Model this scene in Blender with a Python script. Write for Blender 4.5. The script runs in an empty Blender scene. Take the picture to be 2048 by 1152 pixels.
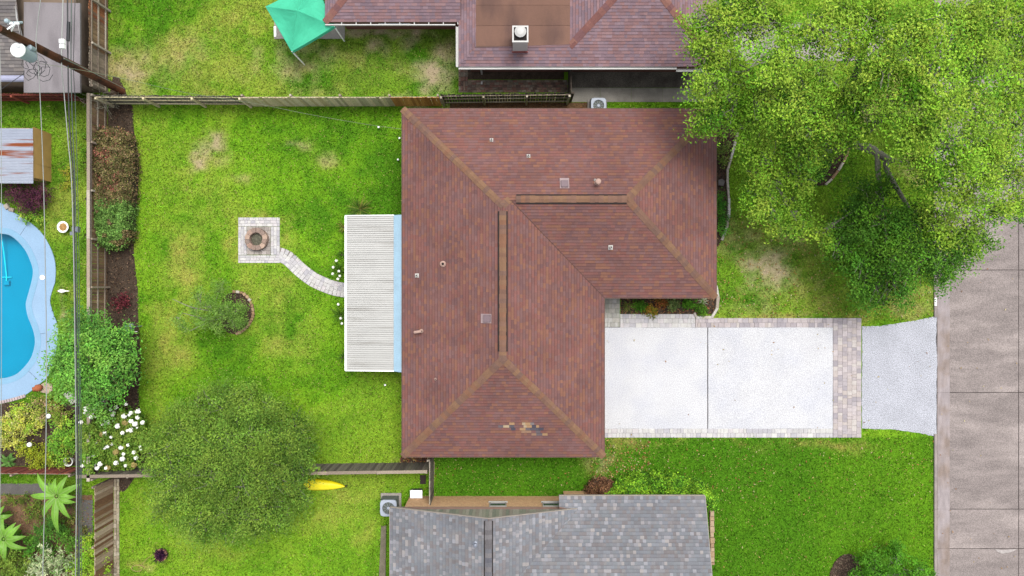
import bpy, math, random
import numpy as np
from mathutils import Vector, Matrix

# ------------------------------------------------------------------ camera, sky, sun, exposure
S, H = 0.025, 40.0            # metres per survey unit on the ground, flying height
scene = bpy.context.scene
col = scene.collection
cam = bpy.data.cameras.new('camera'); camo = bpy.data.objects.new('camera', cam); col.objects.link(camo)
camo.location = (0, 0, H); camo.rotation_euler = (0, 0, 0)
cam.sensor_fit = 'HORIZONTAL'; cam.angle = 2 * math.atan(1024 * S / H); cam.clip_end = 2000
scene.camera = camo
SUN_EL, SUN_AZ = math.radians(71), math.radians(30)
w = bpy.data.worlds.new('World'); scene.world = w; w.use_nodes = True
nt = w.node_tree; bg = nt.nodes['Background']
sky = nt.nodes.new('ShaderNodeTexSky'); sky.sky_type = 'NISHITA'; sky.sun_disc = False
sky.sun_elevation = SUN_EL; sky.sun_rotation = SUN_AZ; sky.air_density = 1.0; sky.dust_density = 3.0; sky.ozone_density = 1.0
hs = nt.nodes.new('ShaderNodeHueSaturation'); hs.inputs['Saturation'].default_value = 0.25
nt.links.new(sky.outputs[0], hs.inputs['Color']); nt.links.new(hs.outputs[0], bg.inputs[0])
bg.inputs[1].default_value = 0.14
sl = bpy.data.lights.new('sun', 'SUN'); so = bpy.data.objects.new('sun', sl); col.objects.link(so)
sl.energy = 1.5; sl.angle = math.radians(26); sl.color = (1.0, 0.965, 0.91)
sd = Vector((math.sin(SUN_AZ) * math.cos(SUN_EL), math.cos(SUN_AZ) * math.cos(SUN_EL), math.sin(SUN_EL)))
so.rotation_euler = sd.to_track_quat('Z', 'Y').to_euler(); so.location = sd * 60
vs = scene.view_settings
vs.view_transform = 'Standard'; vs.look = 'None'; vs.gamma = 1.0; vs.use_curve_mapping = False
vs.exposure = 1.25
try:
    scene.cycles.max_bounces = 6; scene.cycles.transparent_max_bounces = 6
    scene.cycles.use_denoising = True
except Exception: pass

R = random.Random(7)
rng = np.random.default_rng(7)

# ------------------------------------------------------------------ helpers
def P(px, py, z=0.0):
    f = S * (H - z) / H
    return Vector(((px - 1024) * f, (576 - py) * f, z))
GAIN = 2.6
def lin(v):
    v = v / 255.0
    return v / 12.92 if v <= 0.04045 else ((v + 0.055) / 1.055) ** 2.4
def A(r, g, b, k=1.0):
    return tuple(min(0.82, lin(c) / GAIN * k) for c in (r, g, b))

class MB:
    def __init__(s): s.v = []; s.f = []; s.c = []; s.used = False
    def add(s, vs_, fs, c=None):
        o = len(s.v); s.v += [tuple(v) for v in vs_]
        for f in fs:
            s.f.append(tuple(i + o for i in f)); s.c.append(c or (1, 1, 1))
        if c: s.used = True
        return s
    def box(s, x0, x1, y0, y1, z0, z1, c=None):
        return s.add([(x0,y0,z0),(x1,y0,z0),(x1,y1,z0),(x0,y1,z0),(x0,y0,z1),(x1,y0,z1),(x1,y1,z1),(x0,y1,z1)],
                     [(3,2,1,0),(4,5,6,7),(0,1,5,4),(1,2,6,5),(2,3,7,6),(3,0,4,7)], c)
    def chbox(s, x0, x1, y0, y1, z0, z1, b, c=None):
        zb = z1 - b
        return s.add([(x0,y0,z0),(x1,y0,z0),(x1,y1,z0),(x0,y1,z0),(x0,y0,zb),(x1,y0,zb),(x1,y1,zb),(x0,y1,zb),
                      (x0+b,y0+b,z1),(x1-b,y0+b,z1),(x1-b,y1-b,z1),(x0+b,y1-b,z1)],
                     [(8,9,10,11),(0,1,5,4),(1,2,6,5),(2,3,7,6),(3,0,4,7),(4,5,9,8),(5,6,10,9),(6,7,11,10),(7,4,8,11)], c)
    def prism(s, poly, z0, z1, c=None):
        n = len(poly); a = sum(poly[i][0]*poly[(i+1)%n][1]-poly[(i+1)%n][0]*poly[i][1] for i in range(n))
        if a < 0: poly = poly[::-1]
        return s.add([(p[0],p[1],z0) for p in poly]+[(p[0],p[1],z1) for p in poly],
                     [tuple(range(n))[::-1], tuple(range(n,2*n))]+[(i,(i+1)%n,n+(i+1)%n,n+i) for i in range(n)], c)
    def tube(s, pts, rad, n=6, c=None, cap=True):
        pts = [Vector(p) for p in pts]
        if not hasattr(rad, '__len__'): rad = [rad]*len(pts)
        vv = []; ff = []
        up = Vector((0.13, 0.31, 0.94))
        for i, p in enumerate(pts):
            d = (pts[min(i+1,len(pts)-1)]-pts[max(i-1,0)])
            d = d.normalized() if d.length > 1e-9 else Vector((0,0,1))
            a = d.cross(up)
            if a.length < 1e-3: a = d.cross(Vector((1,0,0)))
            a.normalize(); b = d.cross(a)
            for k in range(n):
                t = 2*math.pi*k/n
                vv.append(p + (a*math.cos(t)+b*math.sin(t))*rad[i])
        for i in range(len(pts)-1):
            for k in range(n):
                ff.append((i*n+k, i*n+(k+1)%n, (i+1)*n+(k+1)%n, (i+1)*n+k))
        if cap:
            ff.append(tuple(range(n))); ff.append(tuple(range((len(pts)-1)*n, len(pts)*n))[::-1])
        return s.add(vv, ff, c)
    def lathe(s, prof, n=16, c=None, o=(0,0,0)):
        vv = []; ff = []
        for r, z in prof:
            for k in range(n):
                t = 2*math.pi*k/n; vv.append((o[0]+r*math.cos(t), o[1]+r*math.sin(t), o[2]+z))
        for i in range(len(prof)-1):
            for k in range(n):
                ff.append((i*n+k, i*n+(k+1)%n, (i+1)*n+(k+1)%n, (i+1)*n+k))
        ff.append(tuple(range(n))[::-1]); ff.append(tuple(range((len(prof)-1)*n, len(prof)*n)))
        return s.add(vv, ff, c)
    def mesh(s, name='m', smooth=False):
        me = bpy.data.meshes.new(name); me.from_pydata(s.v, [], s.f); me.update()
        if s.used:
            at = me.color_attributes.new('col', 'FLOAT_COLOR', 'CORNER')
            arr = np.ones((len(me.loops), 4), np.float32); k = 0
            for f, c in zip(s.f, s.c):
                arr[k:k+len(f), :3] = c; k += len(f)
            at.data.foreach_set('color', arr.ravel())
        if smooth:
            me.polygons.foreach_set('use_smooth', [True]*len(me.polygons))
        return me

def quads(name, V, C):
    n = len(V); me = bpy.data.meshes.new(name)
    me.vertices.add(4*n); me.vertices.foreach_set('co', V.reshape(-1).astype(np.float32))
    me.loops.add(4*n); me.loops.foreach_set('vertex_index', np.arange(4*n, dtype=np.int32))
    me.polygons.add(n); me.polygons.foreach_set('loop_start', np.arange(0, 4*n, 4, dtype=np.int32))
    try: me.polygons.foreach_set('loop_total', np.full(n, 4, np.int32))
    except Exception: pass
    at = me.color_attributes.new('col', 'FLOAT_COLOR', 'POINT')
    arr = np.ones((4*n, 4), np.float32); arr[:, :3] = np.repeat(C, 4, axis=0)
    at.data.foreach_set('color', arr.ravel())
    me.update(calc_edges=True); me.validate()
    return me

def obj(name, data, mat=None, parent=None, loc=None, rot=None, scale=None, label=None, cat=None, group=None, kind=None):
    if isinstance(data, MB): data = data.mesh(name)
    o = bpy.data.objects.new(name, data); col.objects.link(o)
    if mat is not None and data is not None and not data.materials: data.materials.append(mat)
    if parent is not None: o.parent = parent
    if loc is not None: o.location = loc
    if rot is not None: o.rotation_euler = rot if hasattr(rot, '__len__') else (0, 0, rot)
    if scale is not None: o.scale = scale
    tag(o, label, cat, group, kind)
    return o
def tag(o, label=None, cat=None, group=None, kind=None):
    if label: o['label'] = label
    if cat: o['category'] = cat
    if group: o['group'] = group
    if kind: o['kind'] = kind
    return o
def thing(name, label, cat, loc=(0,0,0), rot=0, group=None, kind=None):
    return obj(name, None, None, None, loc, rot, None, label, cat, group, kind)

MATS = {}
def mat(name, base=(0.5,0.5,0.5), rough=0.8, var=0.2, scale=3.0, fine=0.0, fscale=60.0, bump=0.0, attr=False, orand=0.0,
        alt=None, metallic=0.0, transl=0.0, spec=0.3, stretch=(1,1,1), alt_lo=0.45, alt_hi=0.65, altscale=2.0, altstretch=(1,1,1), ramp=None):
    if name in MATS: return MATS[name]
    m = bpy.data.materials.new(name); m.use_nodes = True; MATS[name] = m
    N = m.node_tree.nodes; L = m.node_tree.links
    b = N['Principled BSDF']; b.inputs['Roughness'].default_value = rough; b.inputs['Metallic'].default_value = metallic
    b.inputs['Specular IOR Level'].default_value = spec
    geo = N.new('ShaderNodeNewGeometry')
    def pos(st):
        if st == (1,1,1): return geo.outputs['Position']
        vm = N.new('ShaderNodeVectorMath'); vm.operation = 'MULTIPLY'; vm.inputs[1].default_value = st
        L.new(geo.outputs['Position'], vm.inputs[0]); return vm.outputs[0]
    def noise(sc, st=(1,1,1), det=3.0):
        n = N.new('ShaderNodeTexNoise'); n.inputs['Scale'].default_value = sc; n.inputs['Detail'].default_value = det
        L.new(pos(st), n.inputs['Vector']); return n.outputs['Fac']
    def rng_(src, lo, hi, a=0.0, c=1.0):
        r = N.new('ShaderNodeMapRange'); r.inputs[1].default_value = a; r.inputs[2].default_value = c
        r.inputs[3].default_value = lo; r.inputs[4].default_value = hi; L.new(src, r.inputs[0]); return r.outputs[0]
    if attr:
        an = N.new('ShaderNodeAttribute'); an.attribute_name = 'col'; cur = an.outputs['Color']
    elif ramp:
        oi = N.new('ShaderNodeObjectInfo'); cr = N.new('ShaderNodeValToRGB'); cr.color_ramp.interpolation = 'CONSTANT'
        els = cr.color_ramp.elements
        while len(els) < len(ramp): els.new(0.5)
        for i, c in enumerate(ramp): els[i].position = i/len(ramp); els[i].color = (*c, 1)
        L.new(oi.outputs['Random'], cr.inputs[0]); cur = cr.outputs[0]
    else:
        rg = N.new('ShaderNodeRGB'); rg.outputs[0].default_value = (*base, 1); cur = rg.outputs[0]
    if alt is not None:
        mx = N.new('ShaderNodeMix'); mx.data_type = 'RGBA'
        L.new(rng_(noise(altscale, altstretch, 4.0), 0, 1, alt_lo, alt_hi), mx.inputs[0])
        L.new(cur, mx.inputs[6]); mx.inputs[7].default_value = (*alt, 1); cur = mx.outputs[2]
    def mul(cur, fac):
        vm = N.new('ShaderNodeVectorMath'); vm.operation = 'SCALE'
        L.new(cur, vm.inputs[0]); L.new(fac, vm.inputs['Scale']); return vm.outputs[0]
    if var: cur = mul(cur, rng_(noise(scale, stretch), 1-var, 1+var, 0.25, 0.75))
    if fine: cur = mul(cur, rng_(noise(fscale, (1,1,1), 1.0), 1-fine, 1+fine, 0.3, 0.7))
    if orand:
        oi = N.new('ShaderNodeObjectInfo'); cur = mul(cur, rng_(oi.outputs['Random'], 1-orand, 1+orand))
    L.new(cur, b.inputs['Base Color'])
    if bump:
        bn = N.new('ShaderNodeBump'); bn.inputs['Strength'].default_value = bump; bn.inputs['Distance'].default_value = 0.02
        L.new(noise(fscale, (1,1,1), 2.0), bn.inputs['Height']); L.new(bn.outputs[0], b.inputs['Normal'])
    if transl:
        tr = N.new('ShaderNodeBsdfTranslucent'); L.new(cur, tr.inputs['Color'])
        ms = N.new('ShaderNodeMixShader'); ms.inputs[0].default_value = transl
        L.new(b.outputs[0], ms.inputs[1]); L.new(tr.outputs[0], ms.inputs[2])
        L.new(ms.outputs[0], N['Material Output'].inputs['Surface'])
    return m

# value noise in numpy (for colours of lawns and for scattering)
_T = np.random.default_rng(3).random((256, 256))
def vn(x, y, sc, seed=0):
    x = x/sc + seed*17.3; y = y/sc + seed*9.7
    xi = np.floor(x).astype(int); yi = np.floor(y).astype(int); fx = x-xi; fy = y-yi
    fx = fx*fx*(3-2*fx); fy = fy*fy*(3-2*fy)
    a = _T[xi&255, yi&255]; b = _T[(xi+1)&255, yi&255]; c = _T[xi&255, (yi+1)&255]; d = _T[(xi+1)&255, (yi+1)&255]
    return (a*(1-fx)+b*fx)*(1-fy)+(c*(1-fx)+d*fx)*fy
def fbm(x, y, sc, seed=0, o=4):
    s = 0; a = 0.5; t = 0
    for i in range(o):
        s = s + a*vn(x, y, sc/2**i, seed+i); t += a; a *= 0.55
    return s/t
def inpoly(x, y, poly):
    r = np.zeros(x.shape, bool); n = len(poly)
    for i in range(n):
        x0, y0 = poly[i]; x1, y1 = poly[(i+1) % n]
        if y0 == y1: continue
        c = ((y0 > y) != (y1 > y)) & (x < (x1-x0)*(y-y0)/(y1-y0)+x0)
        r ^= c
    return r
def rect(x0, y0, x1, y1): return [(x0,y0),(x1,y0),(x1,y1),(x0,y1)]
def GP(poly): return [tuple(P(*p)[:2]) for p in poly]
EXC = []          # survey polygons without grass
def smoothpoly(pts, k=4, closed=True):
    out = []; n = len(pts)
    for i in range(n if closed else n-1):
        p0, p1, p2, p3 = (pts[(i-1) % n], pts[i], pts[(i+1) % n], pts[(i+2) % n]) if closed else (pts[max(i-1,0)], pts[i], pts[i+1], pts[min(i+2,n-1)])
        for j in range(k):
            t = j/k
            out.append(tuple(0.5*((2*p1[a])+(-p0[a]+p2[a])*t+(2*p0[a]-5*p1[a]+4*p2[a]-p3[a])*t*t+(-p0[a]+3*p1[a]-3*p2[a]+p3[a])*t**3) for a in range(len(p1))))
    if not closed: out.append(tuple(pts[-1]))
    return out

# ------------------------------------------------------------------ lawn colour
G_HI, G_MID, G_LO = np.array(A(162,214,54)), np.array(A(139,201,44)), np.array(A(102,166,36))
DRY, BARE = np.array(A(216,204,108)), np.array(A(216,200,160))
SPOTS = [ # px, py, rx, ry, dry, bare
 (420,310,42,30,1.2,.85),(385,330,30,25,.5,.1),(478,360,30,14,.7,.3),(590,300,24,12,1.0,.5),(650,316,24,16,.8,.4),
 (395,440,60,70,.55,0),(370,520,45,90,.75,.05),(350,620,50,60,.6,0),(330,700,45,60,.7,.0),(300,880,30,90,.6,0),
 (560,640,60,60,.45,0),(580,690,50,40,.65,0),(490,610,40,60,.6,.1),(560,590,40,30,.5,0),(520,430,60,14,.9,0),(470,480,12,60,.7,0),(570,470,12,40,.8,0),
 (290,240,50,25,.55,0),(240,560,30,200,.5,.1),
 (260,150,60,50,.8,.6),(370,110,60,60,.7,.25),(330,140,40,40,.6,.3),(440,90,50,60,.5,.1),(480,30,60,40,.4,.1),(420,170,40,20,.6,.2),(500,120,25,40,.5,.4),
 (560,70,25,50,.3,.7),(590,130,50,40,.6,.5),(620,180,70,20,.5,.2),(650,110,50,30,.4,.4),(740,62,120,14,.3,.8),(830,70,22,30,.3,.9),(760,105,30,22,.3,.6),
 (880,150,42,35,.4,1.0),(900,100,25,40,.4,.6),(720,130,40,30,.4,.2),(810,140,30,20,.3,.2),
 (1480,470,50,40,.5,.35),(1530,545,45,50,.5,.95),(1500,520,40,40,.4,.5),(1580,480,60,60,.6,.3),(1600,560,60,50,.6,.25),(1500,600,60,30,.5,.3),(1640,600,50,30,.7,.2),(1760,620,60,20,.9,.2),(1810,600,50,40,.7,.35),
 (1700,620,30,15,.9,.1),(1560,630,160,8,.9,.2),(1800,560,50,30,.6,.3),(1820,330,30,30,.8,.5),(1760,230,60,40,.6,.4),(1840,200,50,60,.6,.6),
 (1250,885,60,14,.9,.15),(1215,905,30,40,.8,.3),(1640,885,70,10,.9,.1),(1330,880,200,6,.6,.1),(1180,920,30,20,.6,.2),
 (150,330,25,60,.6,.1),(120,420,30,50,.5,0),(140,560,30,60,.4,0),(115,610,10,30,.6,.5),
 (300,1000,40,40,.4,0),(700,1010,50,30,.5,0),(720,1060,40,30,.4,0),(430,1110,120,30,.3,0),(640,1040,40,30,.4,0),
 (285,1135,25,14,.8,.2),(960,205,180,10,.5,.8),(1060,210,80,8,.3,.9),(830,920,40,8,.5,.5),
]
LUSH = [(760,130,90,50),(840,110,50,40),(690,160,60,25),(860,60,40,25),(430,160,40,30),(300,70,60,60),(270,20,60,40),(600,170,50,25),(780,330,40,110),(650,420,60,60),(420,700,60,60),(700,800,60,80),(590,560,50,40)]
def lawn(X, Y):
    px = X/S+1024; py = 576-Y/S
    n1 = fbm(X, Y, 5.0, 1); n2 = fbm(X, Y, 1.3, 5); n3 = fbm(X, Y, 0.45, 9, 3)
    t = np.clip((n1-0.5)*1.2+(n2-0.5)*.9+(n3-.5)*.8+0.52, 0, 1)
    dry = np.zeros_like(X); bare = np.zeros_like(X)
    wx = px+(fbm(X, Y, 1.6, 21)-.5)*70; wy = py+(fbm(X, Y, 1.6, 31)-.5)*70
    for (cx, cy, rx, ry, d, b) in SPOTS:
        g = np.exp(-(((wx-cx)/rx)**2+((wy-cy)/ry)**2))
        dry = np.maximum(dry, g*d); bare = np.maximum(bare, g*b)
    front = ((px > 870) & (py > 876)).astype(float); north = ((py < 190) & (px < 920)).astype(float)
    under = ((px > 1432) & (py < 640)).astype(float); left = (px < 182).astype(float); low = ((px < 770) & (py > 945)).astype(float)
    dry = np.clip(dry*(0.4+1.8*(n2-.38)+1.4*(n3-.5)) + .16*north*(n2 > .5) + .22*under*n1 + .12*low*n1 + .18*left*n1 + (n1 > .6)*.12*(1-front), 0, 1)
    bare = np.clip(bare*1.5*(0.35+1.6*(n3-.3)) - .1, 0, 1)
    t = np.clip(t + .12*low - .42*front + .05 - .28*left - .15*north - .1*under + front*np.clip((px-1640)/500, 0, .25), 0, 1)
    lus = np.zeros_like(X)
    for (cx, cy, rx, ry) in LUSH: lus = np.maximum(lus, np.exp(-(((wx-cx)/rx)**2+((wy-cy)/ry)**2)))
    t = np.clip(t-lus*.32, 0, 1)
    sm = -.12+.34*np.clip((px-1450)/420, 0, 1)+.10*np.clip((py-900)/250, 0, 1)+.05*np.sin(px/26.0)      # mown front lawn: even, lighter towards the street
    t = np.clip(t*(1-front*.72)+sm*front*.72, 0, 1)
    lo = np.clip((.5-t)*2, 0, 1)[..., None]; hi = np.clip((t-.5)*2, 0, 1)[..., None]
    c = G_MID*(1-lo-hi)+G_LO*lo+G_HI*hi; c = c*(1-.08*front)[..., None]
    d = (dry*.8)[..., None]; c = c*(1-d)+DRY*d
    b = bare[..., None]; c = c*(1-b)+BARE*b
    return c, bare

# ------------------------------------------------------------------ ground sheet with the pool cut out
POOL = smoothpoly([(-150,480),(-60,462),(0,467),(25,473),(50,498),(64,528),(67,548),(61,576),(54,601),(53,613),(57,633),(66,656),(71,678),(69,698),(60,721),(37,746),(15,755),(0,757),(-60,768),(-150,740),(-180,610)], 4)
DECK = smoothpoly([(-220,440),(-60,392),(0,405),(15,418),(37,430),(65,448),(87,470),(105,503),(112,533),(111,563),(107,576),(101,601),(107,626),(115,648),(117,670),(112,706),(100,746),(87,762),(50,791),(25,798),(0,804),(-60,815),(-220,800),(-260,610)], 4)
DECKO = [((p[0]-20)*1.0+20, p[1]) for p in DECK]
M_ground = mat('lawn_soil', attr=True, rough=.95, var=.08, scale=9, fine=.2, fscale=25, bump=.4, spec=.04)
fx = np.arange(-30, 30.01, 0.15); fy = np.arange(-18, 18.01, 0.15)
out = np.array([1.5, 4, 9, 20, 45, 100, 220, 400.])
gx = np.concatenate([-30-out[::-1], fx, 30+out]); gy = np.concatenate([-18-out[::-1], fy, 18+out])
XX, YY = np.meshgrid(gx, gy); nx, ny = len(gx), len(gy)
cc, bb = lawn(XX, YY)
me = bpy.data.meshes.new('ground')
cxm = (XX[:-1,:-1]+XX[1:,1:])/2; cym = (YY[:-1,:-1]+YY[1:,1:])/2
poolw = GP([(20+(p[0]-20)*1.0+ (6 if p[0] > -20 else -6), p[1]) for p in POOL])
keep = ~inpoly(cxm, cym, poolw)
ii, jj = np.nonzero(keep)
base = ii*nx+jj
F = np.stack([base, base+1, base+nx+1, base+nx], 1)
me.vertices.add(nx*ny); me.vertices.foreach_set('co', np.stack([XX, YY, np.zeros_like(XX)], -1).reshape(-1).astype(np.float32))
me.loops.add(F.size); me.loops.foreach_set('vertex_index', F.reshape(-1).astype(np.int32))
me.polygons.add(len(F)); me.polygons.foreach_set('loop_start', np.arange(0, F.size, 4, dtype=np.int32))
at = me.color_attributes.new('col', 'FLOAT_COLOR', 'POINT'); arr = np.ones((nx*ny, 4), np.float32); arr[:, :3] = (cc*np.array([.9,.86,.9])).reshape(-1, 3)
at.data.foreach_set('color', arr.ravel()); me.update(calc_edges=True); me.validate()
obj('ground', me, M_ground, kind='structure')

def leafmesh(name, C, col_, size, up=0.5, asp=0.55, jit=0.25, seed=1, curl=None):
    """rhombic leaves at centres C (n,3) with colours"""
    g = np.random.default_rng(seed); n = len(C)
    nrm = g.normal(size=(n,3)); nrm[:,2] = np.abs(nrm[:,2])+up*2.0; nrm /= np.linalg.norm(nrm, axis=1)[:,None]
    t = g.normal(size=(n,3)); t -= (t*nrm).sum(1)[:,None]*nrm; t /= np.linalg.norm(t, axis=1)[:,None]
    b = np.cross(nrm, t); l = (size*g.uniform(.65, 1.35, n))[:,None]
    V = np.stack([C-t*l*.5, C+b*l*asp*.5, C+t*l*.5, C-b*l*asp*.5], 1)
    c = np.clip(col_*g.uniform(1-jit, 1+jit, n)[:,None]*(1+g.normal(size=(n,3))*.05), 0.001, .9)
    return quads(name, V, c)

M_mulch = mat('mulch', A(92,78,66), .95, .35, 4, .5, 40, .8, spec=.1)
M_chip = mat('mulch_chips', attr=True, rough=.9, var=.1, spec=.1)
CHIPS = []
def bed(name, poly, n=None, pal=((70,55,48),(120,98,80),(150,125,100),(55,45,42),(105,80,62)), z=.012, m=None, dens=120):
    EXC.append(poly); gp = GP(poly)
    o = obj(name, MB().prism(gp, -.05, z), m or M_mulch, kind='structure')
    xs = [p[0] for p in gp]; ys = [p[1] for p in gp]
    area = (max(xs)-min(xs))*(max(ys)-min(ys)); k = int(area*dens)
    x = rng.uniform(min(xs), max(xs), k); y = rng.uniform(min(ys), max(ys), k); ok = inpoly(x, y, gp); x = x[ok]; y = y[ok]
    C = np.stack([x, y, z+rng.uniform(.01,.04,len(x))], 1)
    pc = np.array([A(*p) for p in pal])[rng.integers(0, len(pal), len(x))]
    obj('wood_chips', leafmesh('chips', C, pc, .09, up=1.2, asp=.4, seed=len(x)), M_chip, o, kind='stuff')
    return o

# ------------------------------------------------------------------ road, kerb, driveway
M_road = mat('road_concrete', A(164,152,148), .9, .18, 1.2, .26, 22, .3, alt=A(186,173,168), altscale=.6, altstretch=(.5,1.6,1), orand=.05, stretch=(.6,2.2,1))
M_kerb = mat('kerb_concrete', A(178,166,160), .9, .2, 3, .15, 40, .3)
M_joint = mat('joint_tar', A(70,60,58), .9, .2)
EXC.append(rect(1866, -900, 2600, 2400))
def X(px, z=0): return P(px, 0, z)[0]
def Yy(py, z=0): return P(0, py, z)[1]
o = obj('road', MB().box(X(1872), X(2500), Yy(2400), Yy(-900), -.2, .004), M_joint, kind='structure')
ys_ = [-880,-650,-415,-180,60,300,540,785,1018,1097,1332,1570,1810,2050,2300]
def wob_slab(x0, x1, y0, y1, z0, z1, seed):
    r = random.Random(seed); n = 10
    pts = [(x0+(x1-x0)*i/n, y0+r.uniform(-.006,.006)) for i in range(n)]+[(x1+r.uniform(-.005,.005), y0+(y1-y0)*i/n) for i in range(n)]+\
          [(x1-(x1-x0)*i/n, y1+r.uniform(-.006,.006)) for i in range(n)]+[(x0+r.uniform(-.005,.005), y1-(y1-y0)*i/n) for i in range(n)]
    return MB().prism(pts, z0, z1)
for i in range(len(ys_)-1):
    y0, y1 = Yy(ys_[i+1])+.016, Yy(ys_[i])-.016
    obj('road_slab', wob_slab(X(1874), X(2037)-.018, y0, y1, -.18, .016-.003*(i % 2), i), M_road, o)
    obj('road_slab', wob_slab(X(2037)+.018, X(2210), y0, y1, -.18, .015-.003*((i+1) % 2), i+50), M_road, o)
# sloping cement patch on the broken slab edge
obj('cement_patch', MB().prism(GP([(1990,1098),(2005,1100),(2034,1098),(2022,1104),(2004,1107),(1994,1103)]), -.03, .022), mat('patch', A(205,196,192), .9, .2, 8, .2), o)
kb = obj('kerb', None, kind='structure')
for i in range(len(ys_)-1):
    ya, yb = Yy(ys_[i+1])+.004, Yy(ys_[i])-.004
    segs = [(ya, yb)]
    d0, d1 = Yy(868), Yy(634)            # dropped kerb at the driveway
    if ya < d1 and yb > d0:
        segs = [s_ for s_ in ((max(ya, d1), yb), (ya, min(yb, d0))) if s_[1]-s_[0] > .05]
    for a_, b_ in segs:
        obj('kerb_stone', MB().add([(X(1867),a_,-.1),(X(1875),a_,-.1),(X(1867),b_,-.1),(X(1875),b_,-.1),(X(1867),a_,.1),(X(1872.5),a_,.1),(X(1867),b_,.1),(X(1872.5),b_,.1)],
            [(4,5,7,6),(5,1,3,7),(0,4,6,2),(0,1,5,4),(2,6,7,3)]), M_kerb, kb)
    obj('gutter_pan', MB().box(X(1875)+.004, X(1899), ya, yb, -.1, .021), mat('gutter', A(190,178,178), .9, .2, 2, .15, 40, .3, alt=A(168,150,140), altscale=.8, stretch=(3,.6,1)), kb)
# house number painted on the kerb
M_paint = mat('white_paint', (.8,.8,.78), .6, .05)
fc = bpy.data.curves.new('number', 'FONT'); fc.body = '5520'; fc.size = .19; fc.align_x = 'CENTER'; fc.align_y = 'CENTER'; fc.offset = .006; fc.extrude = .002
fo = bpy.data.objects.new('tmp', fc); col.objects.link(fo); bpy.context.view_layer.update()
nm = bpy.data.meshes.new_from_object(fo.evaluated_get(bpy.context.evaluated_depsgraph_get())); bpy.data.objects.remove(fo)
obj('house_number', nm, M_paint, kb, (X(1870)-.01, Yy(603.5), .103), (0,0,math.pi/2), (1.05,.8,1))

M_drive = mat('driveway_aggregate', A(242,242,245), .85, .04, .8, .26, 26, .5, alt=A(233,234,241), altscale=.5, orand=.02)
M_apron = mat('apron_aggregate', A(208,210,219), .85, .09, 1.0, .55, 30, .5)
dr = obj('driveway', None, kind='structure')
EXC.append(rect(1170, 636, 1724, 875)); EXC.append(rect(1170, 560, 1240, 660)); EXC.append(rect(1235,627,1392,660))
obj('driveway_bed', MB().prism(GP(rect(1172, 637, 1722, 874)), -.1, .006), M_joint, dr)
obj('slab', wob_slab(X(1172), X(1414.2), Yy(857), Yy(655), -.05, .04, 3), M_drive, dr)
obj('slab', wob_slab(X(1416), X(1665), Yy(857), Yy(655), -.05, .045, 4), M_drive, dr)
ap = smoothpoly([(1724,653),(1760,652),(1800,646),(1835,640),(1873,632),(1872,680),(1874,720),(1872,790),(1873,868),(1873,874),(1840,866),(1790,859),(1724,857),(1723,800),(1724,720)], 1)
app = []
for i in range(len(ap)):
    a_, b_ = ap[i], ap[(i+1) % len(ap)]
    for k in range(8):
        t = k/8; app.append((a_[0]+(b_[0]-a_[0])*t+R.uniform(-.7,.7), a_[1]+(b_[1]-a_[1])*t+R.uniform(-.7,.7)))
obj('apron', MB().prism(GP(app), -.05, .03), M_apron, dr); EXC.append(ap)

# pavers -----------------------------------------------------------
def unitpaver():
    return MB().chbox(-.5,.5,-.5,.5,0,1,.06).mesh('paver')
PAV = {}
def pavemat(key, cols): 
    return mat('paver_'+key, ramp=[A(*c) for c in cols], rough=.9, var=.1, scale=6, fine=.14, fscale=45, bump=.3)
def paver_mesh(key, cols):
    if key not in PAV:
        m_ = unitpaver(); m_.materials.append(pavemat(key, cols)); PAV[key] = m_
    return PAV[key]
WHITE = [(240,237,235),(226,222,224),(244,241,236),(212,209,214),(233,230,226),(238,231,231),(222,219,219)]
PINK = [(222,210,208),(210,199,199),(229,220,214),(198,188,191),(218,206,200),(206,197,200),(226,215,215),(190,182,187)]
GREYG = [(212,211,200),(196,197,184),(222,220,214),(204,202,194),(216,212,202)]
M_sand = mat('joint_sand', A(168,158,150), .95, .2, 6, .2)
def paver_rect(root, x0, y0, x1, y1, rows, along='x', key='white', cols=WHITE, z=.05, lens=(.15,.225,.3), gap=.009):
    """survey rectangle filled with rows of pavers"""
    a = P(x0, y1); b = P(x1, y0); me_ = paver_mesh(key, cols)
    obj('bedding', MB().box(a.x+.005, b.x-.005, a.y+.005, b.y-.005, -.05, .018), M_sand, root)
    W = (b.y-a.y) if along == 'x' else (b.x-a.x); Ln = (b.x-a.x) if along == 'x' else (b.y-a.y)
    rh = W/rows
    for r in range(rows):
        u = -R.uniform(0, .15)
        while u < Ln-.04:
            l = R.choice(lens); e = min(u+l, Ln); s0 = max(u, 0)
            if Ln-e < .07: e = Ln; 
            if e-s0 > .05:
                cu = (s0+e)/2; cv = (r+.5)*rh; zz = z*R.uniform(.88,1.1)
                loc = (a.x+cu, a.y+cv, 0) if along == 'x' else (a.x+cv, a.y+cu, 0)
                sc = (e-s0-gap, rh-gap, zz) if along == 'x' else (rh-gap, e-s0-gap, zz)
                obj('paver', me_, None, root, loc, R.uniform(-.012,.012), sc)
            u = e if e == Ln else u+l
bN = obj('paver_border', None, kind='structure'); tag(bN, 'pale paver strip along the upper edge of the driveway')
paver_rect(bN, 1240, 628, 1390, 655, 3, 'x', 'white', WHITE); paver_rect(bN, 1390.5, 636, 1665, 655, 2, 'x', 'pink', PINK)
bE = obj('paver_border', None, kind='structure'); tag(bE, 'wide pinkish paver band across the street end of the driveway')
paver_rect(bE, 1665.5, 636, 1722, 875, 6, 'y', 'pink', PINK)
bS = obj('paver_border', None, kind='structure'); tag(bS, 'pale paver strip along the lower edge of the driveway')
paver_rect(bS, 1172, 857, 1665, 875, 2, 'x', 'white', WHITE)
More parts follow.
